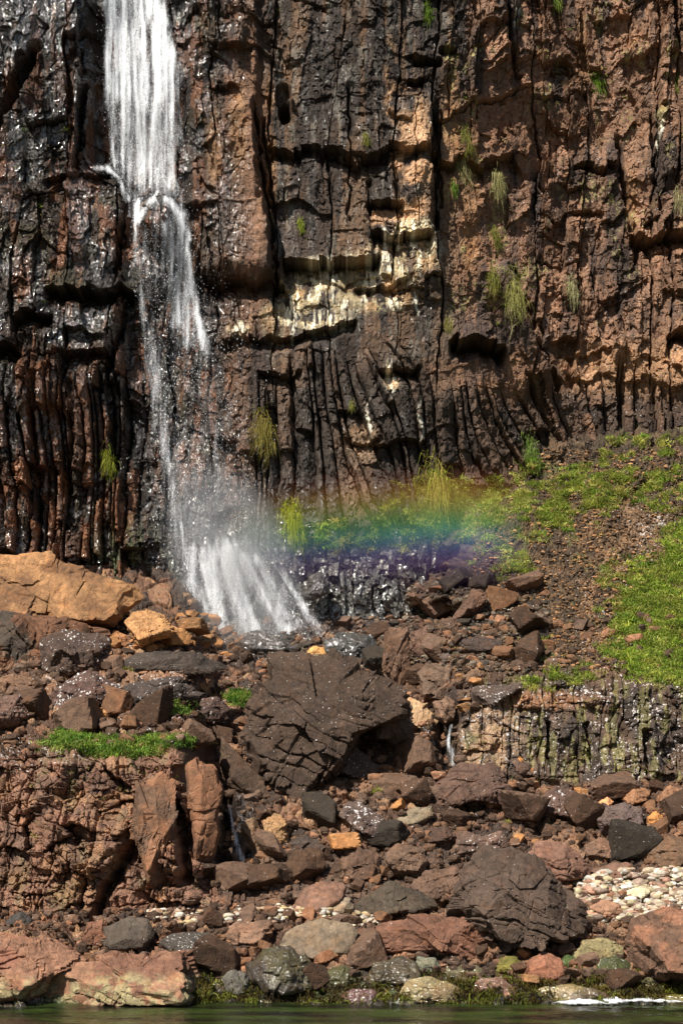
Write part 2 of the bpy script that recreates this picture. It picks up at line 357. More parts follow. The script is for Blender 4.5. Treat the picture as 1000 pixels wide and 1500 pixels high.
def ridge(d, pts, A, fall):
    vs_ = np.array([p[1] for p in pts], float); us_ = np.interp(V+(fbm(U/8, V/8, 92)-.5)*10, vs_, [p[0] for p in pts])+(fbm(U*0, V/9, 93)-.5)*8
    m_ = sm(vs_[0]-12, vs_[0]+25, V)*(1-sm(vs_[-1]-25, vs_[-1]+12, V)); t_ = us_-U
    return d+A*m_*np.where(t_ > 0, np.exp(-t_/fall), 0)
d = ridge(d, [(745,385),(752,420),(765,450),(782,500),(800,540),(812,580)], 1.3, 34)
d = ridge(d, [(372,150),(380,250),(392,300),(404,420)], .9, 22)
d = ridge(d, [(905,200),(912,270),(925,330),(932,380)], .8, 30)
d = ridge(d, [(740,-60),(742,60),(752,120)], .6, 30); d = ridge(d, [(985,-60),(985,40),(992,90)], .7, 30)
d = ridge(d, [(636,140),(638,330)], .8, 26); d = ridge(d, [(118,-60),(124,130),(112,250)], .7, 40)
d = ridge(d, [(186,430),(178,500),(150,590)], .8, 24); d = ridge(d, [(50,540),(56,780)], .6, 20); d = ridge(d, [(690,-60),(700,220)], .4, 30); d = ridge(d, [(860,380),(880,520)], .5, 24)
d = cut(d, [(748,395),(765,450),(782,500),(800,535),(815,575)], 6.5, 1.1)
d = cut(d, [(372,160),(380,250),(392,300),(404,420)], 5, 1.0)
d = cut(d, [(384,170),(392,235),(402,320)], 3, .8)
d = cut(d, [(60,88),(30,140),(-10,200)], 9, 1.1)
d = cut(d, [(130,130),(118,220),(112,250)], 4, .8)
d = cut(d, [(740,-30),(742,60),(752,110),(760,118)], 3, .6)
d = cut(d, [(905,200),(912,270),(925,330),(932,380)], 5, .9)
d = cut(d, [(985,-30),(985,40),(992,80)], 5, .9)
d = cut(d, [(955,165),(960,260),(968,310)], 4, .6)
d = cut(d, [(540,260),(540,310)], 2.5, .5)
d = cut(d, [(511,130),(512,260),(510,320)], 2, .4)
d = cut(d, [(636,150),(636,330)], 5, .7); d = cut(d, [(645,160),(646,300)], 2, .5)
d = cut(d, [(770,550),(790,600),(815,650),(842,700)], 3.5, .5)
d = cut(d, [(110,560),(112,640),(100,720)], 6, .9); d = cut(d, [(185,440),(178,500),(150,580)], 6, .8)
d = cut(d, [(58,560),(52,640),(56,760)], 4, .7)
d = cut(d, [(180,330),(176,400)], 4, .7)
d = d-1.3*blob(U, V, 417, 160, 9, 16, .25)-.5*blob(U, V, 415, 138, 11, 18, .25)+.4*blob(U, V, 424, 150, 5, 12, .3)
d = d+.25*blob(U, V, 600, 230, 26, 70, .15)-.2*blob(U, V, 560, 320, 22, 14, .2)
# colours
br = fbm(U/16, V/130, 100, 4); bl = fbm(U/90, V/90, 101, 4); st = fbm(U/7, V/70, 102, 4)
c = np.zeros(U.shape+(3,), f32)+S((132,94,72))
c = mixc(c, sm(.42, .62, br), S((78,60,55)))
c = mixc(c, sm(.5, .7, bl)*.8, S((142,98,70)))
c = mixc(c, sm(.62, .8, st)*.5, S((62,50,48)))
c = mixc(c, sm(.55, .75, fbm(U/40, V/50, 103))*.45, S((144,100,70)))
dark = (1-sm(630, 700, U+40*(bl-.5)+(V-250)*.10))*(sm(380, 402, U))
c = mixc(c, dark*.92, S((45,38,36)))
c = mixc(c, dark*sm(.52, .66, fbm(U/14, V/130, 104))*.75, S((104,76,54)))
c = mixc(c, dark*sm(.6, .75, fbm(U/10, V/40, 105))*.6, S((110,104,100)))
c = mixc(c, zL, S((46,32,22)))
c = mixc(c, zL*sm(.5, .62, fbm(U/12, V/70, 106))*.9, S((104,60,30)))
c = mixc(c, zL*sm(.58, .7, fbm(U/30, V/30, 107))*.4, S((80,64,58)))
c = mixc(c, zL*sm(.6, .72, fbm(U/50, V/60, 108))*.35, S((60,58,28)))
c = mixc(c, zcl*sm(.5, .62, BK[6]*.6+.4*st)*.7, S((128,76,38)))
c = mixc(c, zcl*sm(.55, .7, BK[7])*.6, S((40,36,38)))
c = mixc(c, zcol*.8, S((56,46,42)))
c = mixc(c, zcol*sm(.55, .8, BC[6])*.6*sm(700, 800, U+0*V), S((128,90,68)))
c = mixc(c, zcol*sm(.5, .8, BC[7])*.5, S((104,78,62)))
c = mixc(c, sm(480, 530, V+30*(bl-.5))*(1-sm(555, 590, V))*sm(790, 860, U)*.8, S((166,120,82)))
c = mixc(c, blob(U, V, 650, 400, 25, 200)*.4, S((100,80,60)))
for (a, b_, ra, rb) in ((395,250,9,60),(350,200,12,80),(315,230,10,60),(395,140,8,22),(660,200,14,110),(690,300,14,120),(850,90,10,70),(925,300,10,50)):
    c = mixc(c, blob(U, V, a, b_, ra, rb)*.75, S((140,98,58)))
for (a, b_, ra, rb) in ((605,240,26,90),(560,318,22,16),(600,316,22,16),(572,130,10,70)):
    c = mixc(c, blob(U, V, a, b_, ra, rb)*sm(.4, .6, fbm(U/20, V/26, 109))*.9, S((186,140,100)))
c = mixc(c, blob(U, V, 530, 655, 26, 32)*.8, S((138,108,84)))
c = mixc(c, blob(U, V, 520, 715, 22, 30)*.6, S((130,98,78)))
gu = np.zeros_like(U)
for (a, b_, ra, rb) in ((470,400,38,20),(530,400,34,24),(595,372,42,28),(575,410,30,30),(500,440,60,18),(430,446,24,30),(560,440,40,14),(470,470,40,12),(572,556,10,20),(600,335,30,12),(356,485,18,10),(400,470,16,22)):
    gu = np.maximum(gu, blob(U, V, a, b_, ra, rb, .6))
gn = fbm(U/9, V/30, 110)*.6+fbm(U/22, V/10, 111)*.4
gn = gn*.75+.25*B3[7]+.1*(B2[6]-.5)
c = mixc(c, gu*sm(.44, .56, gn), S((168,148,112)))
c = mixc(c, gu*sm(.52, .60, fbm(U/4, V/22, 112)*.8+.2*B3[6]), S((226,216,196)))
c = mixc(c, gu*sm(.6, .7, fbm(U/30, V/30, 113))*.8, S((186,138,84)))
for (a, b_, n_) in ((562,360,1),(485,395,1),(572,560,1),(610,440,1),(200,300,0),(755,20,1),(965,190,1),(455,410,1),(540,620,1),(615,620,1),(345,240,0),(430,470,1)):
    if n_: c = mixc(c, blob(U, V, a+3*np.sin(V/9), b_, 2.6, 26, .6)*sm(.35, .5, fbm(U/4, V/9, 114)), S((222,216,206)))
c = mixc(c, sm(.62, .72, fbm(U/20, V/40, 115))*sm(.5, .6, fbm(U/3, V/5, 116))*.7*(U > 640)*(V < 480), S((150,140,80)))
zs2 = np.maximum(zsh, sm(640, 820, V)*sm(180, 240, U)*(1-sm(440, 520, U)))
c = mixc(c, zs2*.8, S((58,54,54)))
c = mixc(c, zs2*sm(.6, .9, BS[8])*.7, S((96,92,88)))
c = mixc(c, blob(U, V, 190, 850, 60, 80)*sm(.45, .65, fbm(U/10, V/40, 117))*.7, S((74,84,40)))
bv = (B1[8]*.3+B2[7]*.35+B3[7]*.2+.6)[..., None]; c = c*np.where(zcol[..., None] > .5, (.8+.4*BC[8])[..., None], bv)
wet = np.clip(np.maximum(np.maximum(zL*(.15+.95*sm(.42, .56, fbm(U/30, V/50, 118))), zs2*.95), dark*.16*sm(.5, .6, st)), 0, 1)
spot = np.maximum(.35*sm(660, 760, U), .9*zs2*sm(420, 520, U))
Yb = Yc(U); co = W(U, V, Yb); co[..., 1] -= d
keep = np.ones((len(cv)-1, len(cu)-1), bool)
cliff = mesh_np('cliff', co, gridfaces(len(cv), len(cu)), M_CLIFF, c, dict(wet=wet, spot=spot))
tag(cliff, kind='structure')
cl_co, cl_U, cl_V, cl_d = co, U, V, d
def cliff_at(u, v):
    i = np.clip(np.searchsorted(cv, v), 0, len(cv)-1); j = np.clip(np.searchsorted(cu, u), 0, len(cu)-1)
    return cl_co[i, j]

# ------------------------------------------------------------------ SHORE AND TALUS SHEET
su = axis(-420, -24, 1024, 1420, 1.2, 5.); sv = axis(520, 640, 1496, 1530, 1.2, 3.)
U, V = np.meshgrid(su, sv); U = U.astype(f32); V = V.astype(f32)
Y0 = Ys(U, V)+(2.6*(fbm(U/36, V/60, 199)-.5)+1.2*(fbm(U/12, V/20, 198)-.5))*(1-sm(700, 800, V))*sm(640, 700, U)
bluffL = sm(1098, 1112, V+6*(vn(U/20, V*0, 5)-.5))*(1-sm(1325, 1345, V))*(1-sm(300, 330, U+70*(fbm(V/34, V*0+.5, 44, 3)-.5)))
bluffR = sm(978, 1010, V+36*(1-sm(670, 900, U))*0+18*(vn(U/30, V*0, 7)-.5))*(1-sm(1138, 1154, V))*sm(664, 680, U)
midO = sm(1235, 1262, V+10*(vn(U/30,V*0,17)-.5))*(1-sm(1330, 1345, V))*sm(315, 340, U)*(1-sm(690, 760, U))
rockO = np.maximum(bluffL, np.maximum(bluffR, midO*.6))
soil = (1-sm(965, 1000, V))*sm(640, 720, U)
wu = U+(fbm(U/40, V/60, 201)-.5)*26; wv = V+(fbm(U/50, V/50, 202)-.5)*26
R1 = worley(wu/34, wv/24, 210); R2 = worley(wu/13, wv/9, 220); WO1 = worley((U+.5*(V-1200)+(fbm(U/20,V/20,203)-.5)*26)/56, (V-.35*(U-150)+(fbm(U/20,V/20,204)-.5)*26)/34, 214); WO2 = worley((wu+.4*wv)/17, (wv-.3*wu)/12, 216); R3 = worley(U/5, V/4, 230)
G1 = bricks(wu+.25*(V-1200)*(U < 400), wv, 50, 150, 240, .9); G2 = bricks(wu, wv, 21, 62, 250, .9); G3 = bricks(wu, wv, 8, 18, 260, .9)
loose = 1-rockO
h = loose*(1-.88*soil)*.55*(.55*(R1[2]-.5)+.45*(R1[3]*(R1[2]-.5)*2+R1[4]*(hsh(R1[2]*9e5)-.5)*2)+.30*sm(0, .35, R1[1]-R1[0]))
h = h+loose*(1-.4*soil)*.5*(.26*(R2[2]-.5)+.2*R2[3]*(hsh(R2[2]*8e5)-.5)*2+.14*sm(0, .35, R2[1]-R2[0]))
h = h+(.3+.7*loose)*(1+soil)*(.06*(R3[2]-.5)+.05*sm(0, .35, R3[1]-R3[0]))
hb = .55*(G1[6]-.5)+(G1[2]-.5)*(G1[7]-.5)*.5-.40*np.exp(-(G1[4]/1.6)**2)*(G1[8] > .3)-.15*np.exp(-(G1[5]/1.3)**2)*(G1[7] > .5)
hb = hb+.3*(G2[6]-.5)+(G2[2]-.5)*(G2[7]-.5)*.35+(G2[3]-.5)*.15-.2*np.exp(-(G2[4]/1.2)**2)*(G2[8] > .3)-.12*np.exp(-(G2[5]/1.2)**2)*(G2[6] > .6)
hb = hb+.10*(G3[6]-.5)+(G3[2]-.5)*(G3[7]-.5)*.12-.06*np.exp(-(G3[4]/1.)**2)
tl2 = lambda w_, k: w_[3]*(hsh(w_[2]*9e5, k)-.5)*2+w_[4]*(hsh(w_[2]*9e5, k+1)-.5)*2
lf = bluffL*.75+.35*bluffR
hb = hb*(1-lf)+lf*(.6*(WO1[2]-.5)+.9*tl2(WO1, 1)-.22*np.exp(-((WO1[1]-WO1[0])/.05)**2)+.16*(WO2[2]-.5)+.34*tl2(WO2, 3)-.08*np.exp(-((WO2[1]-WO2[0])/.07)**2)+.35*(hb-.1))
hb = hb+.7*(fbm(U/45, V/80, 270)-.5)*2
h = h+rockO*hb
h = h+.5*(fbm(U/90, V/90, 271)-.5)+.10*(fbm(U/8, V/8, 272)-.5)*2
def cut2(h, pts, w, A):
    q, t = seg(U+(vn(U/10, V/14, 290)-.5)*9, V+(vn(U/10, V/14, 291)-.5)*7, pts)
    return h-A*np.clip(1.3-q/w, 0, 1)
h = cut2(h, [(262,1180),(268,1230),(272,1290)], 8, 1.7)
h = cut2(h, [(320,1165),(330,1200),(325,1260)], 15, 2.2)
h = cut2(h, [(195,1240),(160,1300),(140,1345)], 9, 1.4)
h = cut2(h, [(228,1150),(222,1220),(205,1260)], 5, 1.)
h = cut2(h, [(655,1045),(650,1085),(648,1112)], 17, 2.2)
h = cut2(h, [(600,1075),(605,1105)], 14, 1.6)
h = cut2(h, [(860,1060),(870,1120)], 4, .7); h = cut2(h, [(945,1075),(950,1130)], 6, .9); h = cut2(h, [(800,1060),(806,1130)], 3, .7)
h = h+.9*blob(U, V, 240, 1215, 30, 60, .5)*bluffL+.8*blob(U, V, 130, 1230, 70, 50, .4)*bluffL
h = h+.35*blob(U, V, 715, 1080, 48, 60, .6)*bluffR
# colour
c = np.zeros(U.shape+(3,), f32)+S((88,62,48))
c = mixc(c, loose*sm(.3, .5, R1[2]), S((70,54,48)))
c = mixc(c, loose*sm(.78, .82, R1[2]), S((136,98,72)))
c = mixc(c, loose*sm(.55, .65, R2[2])*.7, S((128,86,62)))
c = mixc(c, loose*sm(.92, .94, R2[2])*.8, S((160,118,82)))
c = mixc(c, soil*.85, S((92,72,52))); c = mixc(c, soil*sm(.5, .6, R2[2])*.8, S((64,52,42))); c = mixc(c, soil*sm(.62, .7, fbm(U/30, V/24, 288))*.7, S((96,98,48)))
ww = blob(U, V, 900, 850, 60, 110, .7)*sm(.4, .6, fbm(U/20, V/20, 280))
c = mixc(c, blob(U, V, 690, 850, 70, 60)*.8, S((62,50,44))); c = mixc(c, ww*.85, S((150,112,80)))
bn = fbm(U/30, V/40, 281)
rb = np.zeros_like(c)+S((132,90,70)); rb = mixc(rb, sm(.45, .6, bn), S((110,78,64))); rb = mixc(rb, sm(.56, .7, fbm(U/26, V/26, 282))*.8, S((150,106,72)))
rb = mixc(rb, sm(.6, .7, fbm(U/16, V/30, 283))*.4, S((128,114,84)))
rb = rb*(.7+.35*WO1[2]+.25*WO2[2])[..., None]
c = c*(1-bluffL[..., None])+rb*bluffL[..., None]
rr = np.zeros_like(c)+S((74,60,55)); rr = mixc(rr, sm(.45, .6, bn)*.8, S((96,72,58))); rr = mixc(rr, sm(.55, .66, fbm(U/9, V/50, 284))*.8, S((124,116,66)))
rr = mixc(rr, blob(U, V, 708, 1080, 52, 52, .5)*sm(.3, .5, fbm(U/12, V/30, 289)), S((156,122,94))); rr = rr*(.8+.4*G2[8])[..., None]
rr = mixc(rr, blob(U, V, 790, 1025, 70, 14, .5)*.6, S((170,112,70)))
c = c*(1-bluffR[..., None])+rr*bluffR[..., None]
rm = np.zeros_like(c)+S((104,76,62)); rm = mixc(rm, sm(.45, .6, bn), S((80,64,56))); rm = rm*(.8+.4*G2[8])[..., None]
mm = (midO*.8)[..., None]; c = c*(1-mm)+rm*mm
tide = sm(1425, 1455, V+14*(fbm(U/40, V/40, 285)-.5))
c = mixc(c, tide*.9, S((56,50,34))); c = mixc(c, tide*sm(.5, .6, fbm(U/25, V/12, 286))*.7, S((78,96,30)))
c = mixc(c, tide*sm(.58, .66, fbm(U/14, V/8, 287))*.6, S((150,140,84)))
c = mixc(c, blob(U, V, 60, 1300, 60, 30)*sm(.5, .6, bn)*.35, S((150,118,66)))
spot = np.clip(.9*bluffR+.8*blob(U, V, 60, 1110, 90, 26, .6)+.7*blob(U, V, 900, 930, 60, 90, .6)+.12*loose+.75*blob(U,V,180,1010,190,80,.4)*loose+blob(U, V, 960, 790, 50, 50, .5), 0, 1.3)
wet = np.clip(tide*.9+blob(U, V, 345, 1230, 30, 60)+blob(U, V, 640, 1090, 40, 40)+.9*blob(U, V, 470, 930, 150, 40), 0, 1)
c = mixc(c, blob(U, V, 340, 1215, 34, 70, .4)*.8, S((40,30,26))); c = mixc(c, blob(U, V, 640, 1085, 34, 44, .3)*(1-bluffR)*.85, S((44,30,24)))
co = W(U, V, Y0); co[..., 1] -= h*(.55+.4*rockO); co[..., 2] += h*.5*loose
sh_co, sh_U, sh_V = co, U, V
cen = lambda a: a[:-1, :-1]
kL = cen(bluffL) > .5; kR = cen(bluffR) > .5
hide = (cen(Y0) > cen(Yc(U))+2.5)
flat = co.reshape(-1, 3); cc = c.reshape(-1, 3)
for nm, kp in (('rocky_slope', ~kL & ~kR & ~hide), ('rl', kL), ('rr', kR)):
    q = gridfaces(len(sv), len(su), kp)
    a, q, b_, c_, d_ = compact(flat, q, cc, wet.reshape(-1), spot.reshape(-1))
    o = mesh_np(nm if nm[0:2] == 'ro' else 'rock_outcrop', a, q, M_CLIFF, b_, dict(wet=c_, spot=d_))
    if nm == 'rocky_slope': tag(o, kind='structure')
    elif nm == 'rl': tag(o, 'reddish brown cracked rock outcrop above the shore, topped by a strip of green turf', 'rock outcrop')
    else: tag(o, 'dark lichen-spotted columnar outcrop below the bright green grass slope', 'rock outcrop')
def ground_at(u, v):
    i = np.clip(np.searchsorted(sv, v), 0, len(sv)-1); j = np.clip(np.searchsorted(su, u), 0, len(su)-1)
    return sh_co[i, j]

# ------------------------------------------------------------------ ROCKS
ICO = {}
def ico(l):
    if l not in ICO:
        bm = bmesh.new(); bmesh.ops.create_icosphere(bm, subdivisions=l, radius=1)
        ICO[l] = (np.array([v.co[:] for v in bm.verts]), np.array([[v.index for v in f.verts] for f in bm.faces]))
        bm.free()
    return ICO[l]
def facet(P, n, r, lo, hi, bias=None):
    for _ in range(n):
        v = r.normal(size=3)
        if bias is not None: v = v+np.array(bias)
        v /= np.linalg.norm(v)
        s = P@v; lim = s.max()*r.uniform(lo, hi)
        P = P-np.outer(np.maximum(s-lim, 0), v)
    return P
def detail(P, size, r, cell=(.5,.5,.5), camp=.05, fine=.035, world=False):
    nrm = P/np.maximum(np.linalg.norm(P, axis=1), 1e-6)[:, None]
    a = r.uniform(0, 50); 
    q = P/size
    ax = r.normal(size=(3,3)); Q, _ = np.linalg.qr(ax)
    qq = q@Q if cell != 'layer' else q
    return nrm, q, qq, a
def hull2(p):
    p = sorted(map(tuple, p)); 
    def half(pp):
        h = []
        for q in pp:
            while len(h) > 1 and (h[-1][0]-h[-2][0])*(q[1]-h[-2][1])-(h[-1][1]-h[-2][1])*(q[0]-h[-2][0]) <= 0: h.pop()
            h.append(q)
        return h
    a_ = half(p); b_ = half(p[::-1]); return np.array(a_[:-1]+b_[:-1])
def planes_to_r(dirs, pl, k=60.):
    r_ = np.full(len(dirs), 1e9)
    for n_, d_ in pl:
        c_ = dirs@n_; r_ = np.minimum(r_, np.where(c_ > 1e-4, d_/np.maximum(c_, 1e-4), 1e9))
    return r_
def make_rock_coords(dirs, outline, D, r, style, size, tilt, cuts):
    H = hull2(outline); n = len(H); pl = []
    for k in range(n):
        e = H[(k+1) % n]-H[k]; L_ = np.linalg.norm(e)
        if L_ < 1e-6: continue
        nx, nz = e[1]/L_, -e[0]/L_
        up = max(nz, 0); 
        f = r.uniform(.1, .5)+up*tilt*1.5+max(-nz, 0)*r.uniform(-.2, .15)
        p = np.array([H[k][0], 0, H[k][1]])
        for ny in (-f, r.uniform(.15, .5)):
            v = np.array([nx, ny, nz]); v /= np.linalg.norm(v); pl.append((v, max(v@p, .12*size)))
    wx_ = np.ptp(H[:, 0]); wz_ = np.ptp(H[:, 1])
    for _ in range(max(3, cuts//4)):
        v = np.array([r.uniform(-.7, .7), -1., r.uniform(-.25, .8)]); v /= np.linalg.norm(v); pl.append((v, D*r.uniform(.72, 1.)))
    pl.append((np.array([0, 1., 0]), D))
    for _ in range(cuts//3):
        v = r.normal(size=3)+np.array([0, -.8, .2]); v /= np.linalg.norm(v)
        sup = max(H@np.array([v[0], v[2]]))+abs(v[1])*D; pl.append((v, sup*r.uniform(.66, .85)))
    th_ = np.arctan2(dirs[:, 2], dirs[:, 0]); ex, ez = np.cos(th_), np.sin(th_); R = np.full(len(th_), 0.)
    O = np.asarray(outline)
    for k in range(len(O)):
        ax, az = O[k]; bx, bz = O[(k+1) % len(O)]-O[k]; den = ex*bz-ez*bx; den = np.where(np.abs(den) < 1e-9, 1e-9, den)
        t_ = (ax*bz-az*bx)/den; u_ = (ax*ez-az*ex)/den
        R = np.where((t_ > 0) & (u_ > -1e-6) & (u_ < 1+1e-6), np.maximum(R, t_), R)
    R = np.where(R <= 0, size*.3, R)
    rho_ = np.hypot(dirs[:, 0], dirs[:, 2])
    rr_ = np.minimum(planes_to_r(dirs, pl), R/np.maximum(rho_+.12*np.abs(dirs[:, 1]), 1e-4))
    if style == 'smooth': rr_ = rr_*.75+.25*np.minimum(rr_, np.median(rr_)*1.12)
    P = dirs*rr_[:, None]
    q = P/size*1.7+r.uniform(0, 40); sd_ = int(r.integers(999)); fa, fe = fract(P/size*2.6+sd_*.01, sd_); fb, fe2 = fract(P/size*7.+sd_*.02, sd_+9); fk = 0 if style == 'smooth' else 1
    P = P*(1+(.10 if fk else .2)*(fbm3(q, sd_, 3)-.5)+(.03+.13*fk)*fa+(.012+.04*fk)*fb-.010*fk*fe*(fbm3(q*1.5, 3, 2) > .5))[:, None]
    nrm = P/(np.linalg.norm(P, axis=1)[:, None]+1e-9)
    P = P*(1.+0*P)
    # joint blocks
    dims = dict(block=(.55,.55,.42), layer=(1.1,1.1,.16), col=(.2,.2,1.6), smooth=(.9,.9,.9))[style]
    amp = dict(block=.026, layer=.032, col=.03, smooth=.008)[style]; brk = fbm3(P/size*1.6+11, 77, 2)
    th = (.42 if style == 'layer' and size > 3.4 else r.uniform(-.3, .3)); ct, s_ = math.cos(th), math.sin(th)
    q = P/size; q = np.stack([q[:,0]*ct-q[:,2]*s_, q[:,1], q[:,0]*s_+q[:,2]*ct], 1)
    q = q+.16*(np.stack([fbm3(q*2+i*9, 5+i, 4) for i in range(3)], 1)-.5)*2
    off = 0
    for lv, k in ((1, 1.), (2.3, .5)):
        ii = []; ee = []
        for a in range(3):
            i, tt, e = cells(q[:, a]*lv/dims[a]+r.uniform(0, 9), int(r.integers(99)), 0, .7); ii.append(i); ee.append(e*dims[a]/lv)
        e = np.minimum(np.minimum(ee[0], ee[1]), ee[2])
        hb_ = hsh(ii[0], ii[1], 8, ii[2]); off = off+amp*k*(hsh(ii[0], ii[1], 7, ii[2])-.5)*2*sm(.3, .6, brk)-amp*k*1.5*np.exp(-(e/.009)**2)*(hb_ > .4)*sm(.38, .52, fbm3(P/size*3+21, 79, 2))
    rg_ = 1-np.abs(fbm3(P/size*4+9, 58, 4)-.5)*2; sc1 = min(1., 1.2/size); fine = -.03*(rg_-.8)+.02*(fbm3(P/size*6+3, 55, 4)-.5)*2+.012*sc1*(fbm3(P/size*20+3, 56, 4)-.5)*2
    P = P+nrm*((off+fine)*size)[:, None]
    return P
def worley3(p, s=0):
    i = np.floor(p); f1 = np.full(len(p), 9.); f2 = f1.copy(); idd = np.zeros(len(p)); rv = np.zeros_like(p)
    for dx in (-1,0,1):
        for dy in (-1,0,1):
            for dz in (-1,0,1):
                a = i[:,0]+dx; b = i[:,1]+dy; c_ = i[:,2]+dz
                q = np.stack([a+hsh(a,b,s,c_), b+hsh(a,b,s+1,c_), c_+hsh(a,b,s+2,c_)], 1)
                rr = p-q; d_ = np.linalg.norm(rr, axis=1); m_ = d_ < f1
                f2 = np.where(m_, f1, np.minimum(f2, d_)); f1 = np.where(m_, d_, f1)
                idd = np.where(m_, hsh(a,b,s+3,c_), idd); rv = np.where(m_[:, None], rr, rv)
    return f1, f2, idd, rv
def fract(q, s):
    f1, f2, idd, rv = worley3(q, s)
    g_ = np.stack([hsh(idd*9e5, 1+k, s)-.5 for k in range(3)], 1)*2
    return (rv*g_).sum(1)+.35*(idd-.5), np.exp(-((f2-f1)/.05)**2)
HERO = []
def rock(poly, col, label, cat='boulder', name='boulder', style='block', spots=0., lvl=5, Y=None, D=None, tilt=.35, seed=None, col2=None, wet=0., cuts=18, dY=0., ang=None, crust=0.):
    poly = np.array(poly, float); uc, vc = (poly.max(0)+poly.min(0))/2; vb = poly[:, 1].max()
    r = np.random.default_rng(int(uc*7+vc*13) if seed is None else seed)
    if Y is None:
        Y = float(Ys(uc, vb-2))
        wid = np.ptp(poly[:, 0])/F*Y; hei = np.ptp(poly[:, 1])/F*Y
        if D is None: D = .5*min(wid, 1.3*hei)
        Y = Y+.35*D
    else:
        wid = np.ptp(poly[:, 0])/F*Y; hei = np.ptp(poly[:, 1])/F*Y
        if D is None: D = .5*min(wid, 1.3*hei)
    Y += dY
    px = (poly[:, 0]-uc)/F*Y; pz = (vc-poly[:, 1])/F*Y
    V_, T = ico(lvl)
    size = max(wid, hei)
    P = make_rock_coords(V_, np.stack([px, pz], 1), D, r, style, size*.9, tilt, cuts)
    base = W(uc, vc, Y); wp = P+base
    c = np.zeros((len(P), 3), f32)+S(col)
    c = c*(.5+1.0*fbm3(wp*1.3, 3, 5))[:, None].astype(f32)
    if col2 is not None: c = mixc(c, sm(.47, .6, fbm3(wp*.9+7, 9, 4)), S(col2))
    if crust: c = mixc(c, crust*sm(1.05, .45, wp[:, 2]+.7*(fbm3(wp*1.6, 12, 4)-.5)*1.6)*sm(.38, .52, fbm3(wp*5, 14, 4)), S((144,132,102)))
    o = mesh_np(name, P, T, M_ROCK, c, dict(wet=np.full(len(P), wet)))
    o.location = base.tolist(); o.color = (1, 1, 1, 1-spots)
    tag(o, label, cat); HERO.append((uc, vc, wid*F/Y/2, hei*F/Y/2, label))
    return o
DK = (74,58,52); BR = (104,78,64); RD = (108,78,64)
# --- upper left
rock([(-90,820),(0,808),(75,806),(130,835),(200,862),(209,882),(160,916),(100,918),(0,910),(-90,915)], (148,108,74), 'huge orange-brown boulder at the far left, at the foot of the cliff beside the waterfall', lvl=6, Y=63.5, D=2.2, tilt=1.6, cuts=10, col2=(112,80,56), style='block')
rock([(-90,880),(0,892),(95,905),(150,918),(150,985),(60,1010),(-90,1000)], (100,68,50), 'brown shaded rock wall directly beneath the huge orange boulder', lvl=6, Y=62., D=1.6, tilt=.1, style='col', col2=(66,56,50))  # brown is partly the rock's own, partly front-face shade put into the colour
rock([(176,905),(192,896),(216,889),(238,893),(263,920),(250,932),(222,942),(206,952)], (166,122,82), 'orange split boulder with a groove, right of the huge orange boulder', Y=61.6, style='col', tilt=.7)
rock([(154,936),(168,923),(186,930),(192,944),(172,949),(158,948)], (150,104,70), 'small tan overhanging boulder left of the split orange boulder')
rock([(60,940),(90,925),(150,927),(163,940),(150,990),(110,998),(62,985)], DK, 'dark grey-brown boulder with white lichen dots below the huge orange boulder', spots=.8)
rock([(66,1015),(90,990),(140,982),(175,1000),(182,1030),(150,1048),(100,1050),(75,1040)], (80,60,56), 'rounded purple-brown boulder speckled white at its foot, left side', spots=1.)
rock([(172,968),(200,955),(300,955),(350,972),(330,985),(250,992),(180,990)], (66,56,52), 'long low black-brown boulder under the orange scree by the waterfall', spots=.2)
rock([(178,1005),(215,995),(262,990),(292,1004),(300,1018),(270,1030),(215,1042),(185,1035)], (64,54,52), 'smooth dark boulder with white spots beside the small green moss patch', spots=.7)
rock([(272,1042),(290,1024),(318,1020),(338,1038),(332,1062),(300,1070),(278,1060)], (78,60,56), 'squat dark boulder touching the left edge of the giant boulder', spots=.4)
rock([(-40,1040),(0,1020),(30,1018),(42,1050),(20,1070),(-40,1075)], (98,74,66), 'grey-brown boulder at the left picture edge above the turf strip', spots=.5)
rock([(60,1000),(20,985),(-20,1000),(-10,1015),(40,1020)], (112,84,68), 'tilted brown slab at the left edge below the brown rock wall', cat='rock slab')
# --- giant boulder
rock([(392,1000),(398,962),(440,955),(510,966),(588,1008),(604,1048),(560,1062),(520,1078),(500,1130),(476,1186),(452,1200),(430,1180),(380,1140),(352,1120),(335,1090),(345,1040),(368,990)], (68,53,45), 'giant dark angular boulder in the centre with a sloping face and a black undercut', lvl=7, Y=57.8, D=2.4, tilt=.75, style='layer', spots=.3, cuts=9, seed=5)
rock([(320,1120),(333,1085),(360,1120),(440,1180),(450,1200),(415,1202),(372,1186),(330,1160)], (80,62,52), 'dark sloping rock in shadow under the lower left side of the giant boulder', lvl=5, Y=57.2, D=1.2, tilt=.5)
rock([(528,1035),(552,1002),(575,1003),(600,1035),(606,1075),(585,1092),(545,1086),(533,1060)], (84,66,58), 'dark block wedged at the right end of the giant central boulder', Y=59.2)
rock([(470,1085),(505,1086),(540,1110),(566,1132),(548,1152),(512,1142),(482,1128)], (94,76,68), 'grey-brown sloping slab below the right end of the giant boulder', spots=.5, cat='rock slab', tilt=.8)
rock([(572,1035),(596,1020),(618,1026),(642,1050),(634,1064),(612,1074),(592,1062)], (176,142,112), 'pale tan-faced block above the little cascade', tilt=.9)
rock([(612,985),(632,970),(662,978),(668,1015),(650,1034),(618,1026)], (108,86,74), 'square grey-brown block above the pale tan-faced block')
rock([(634,1028),(652,1020),(670,1032),(664,1055),(652,1064),(638,1050)], (118,92,78), 'small brown wedge rock perched over the little cascade')
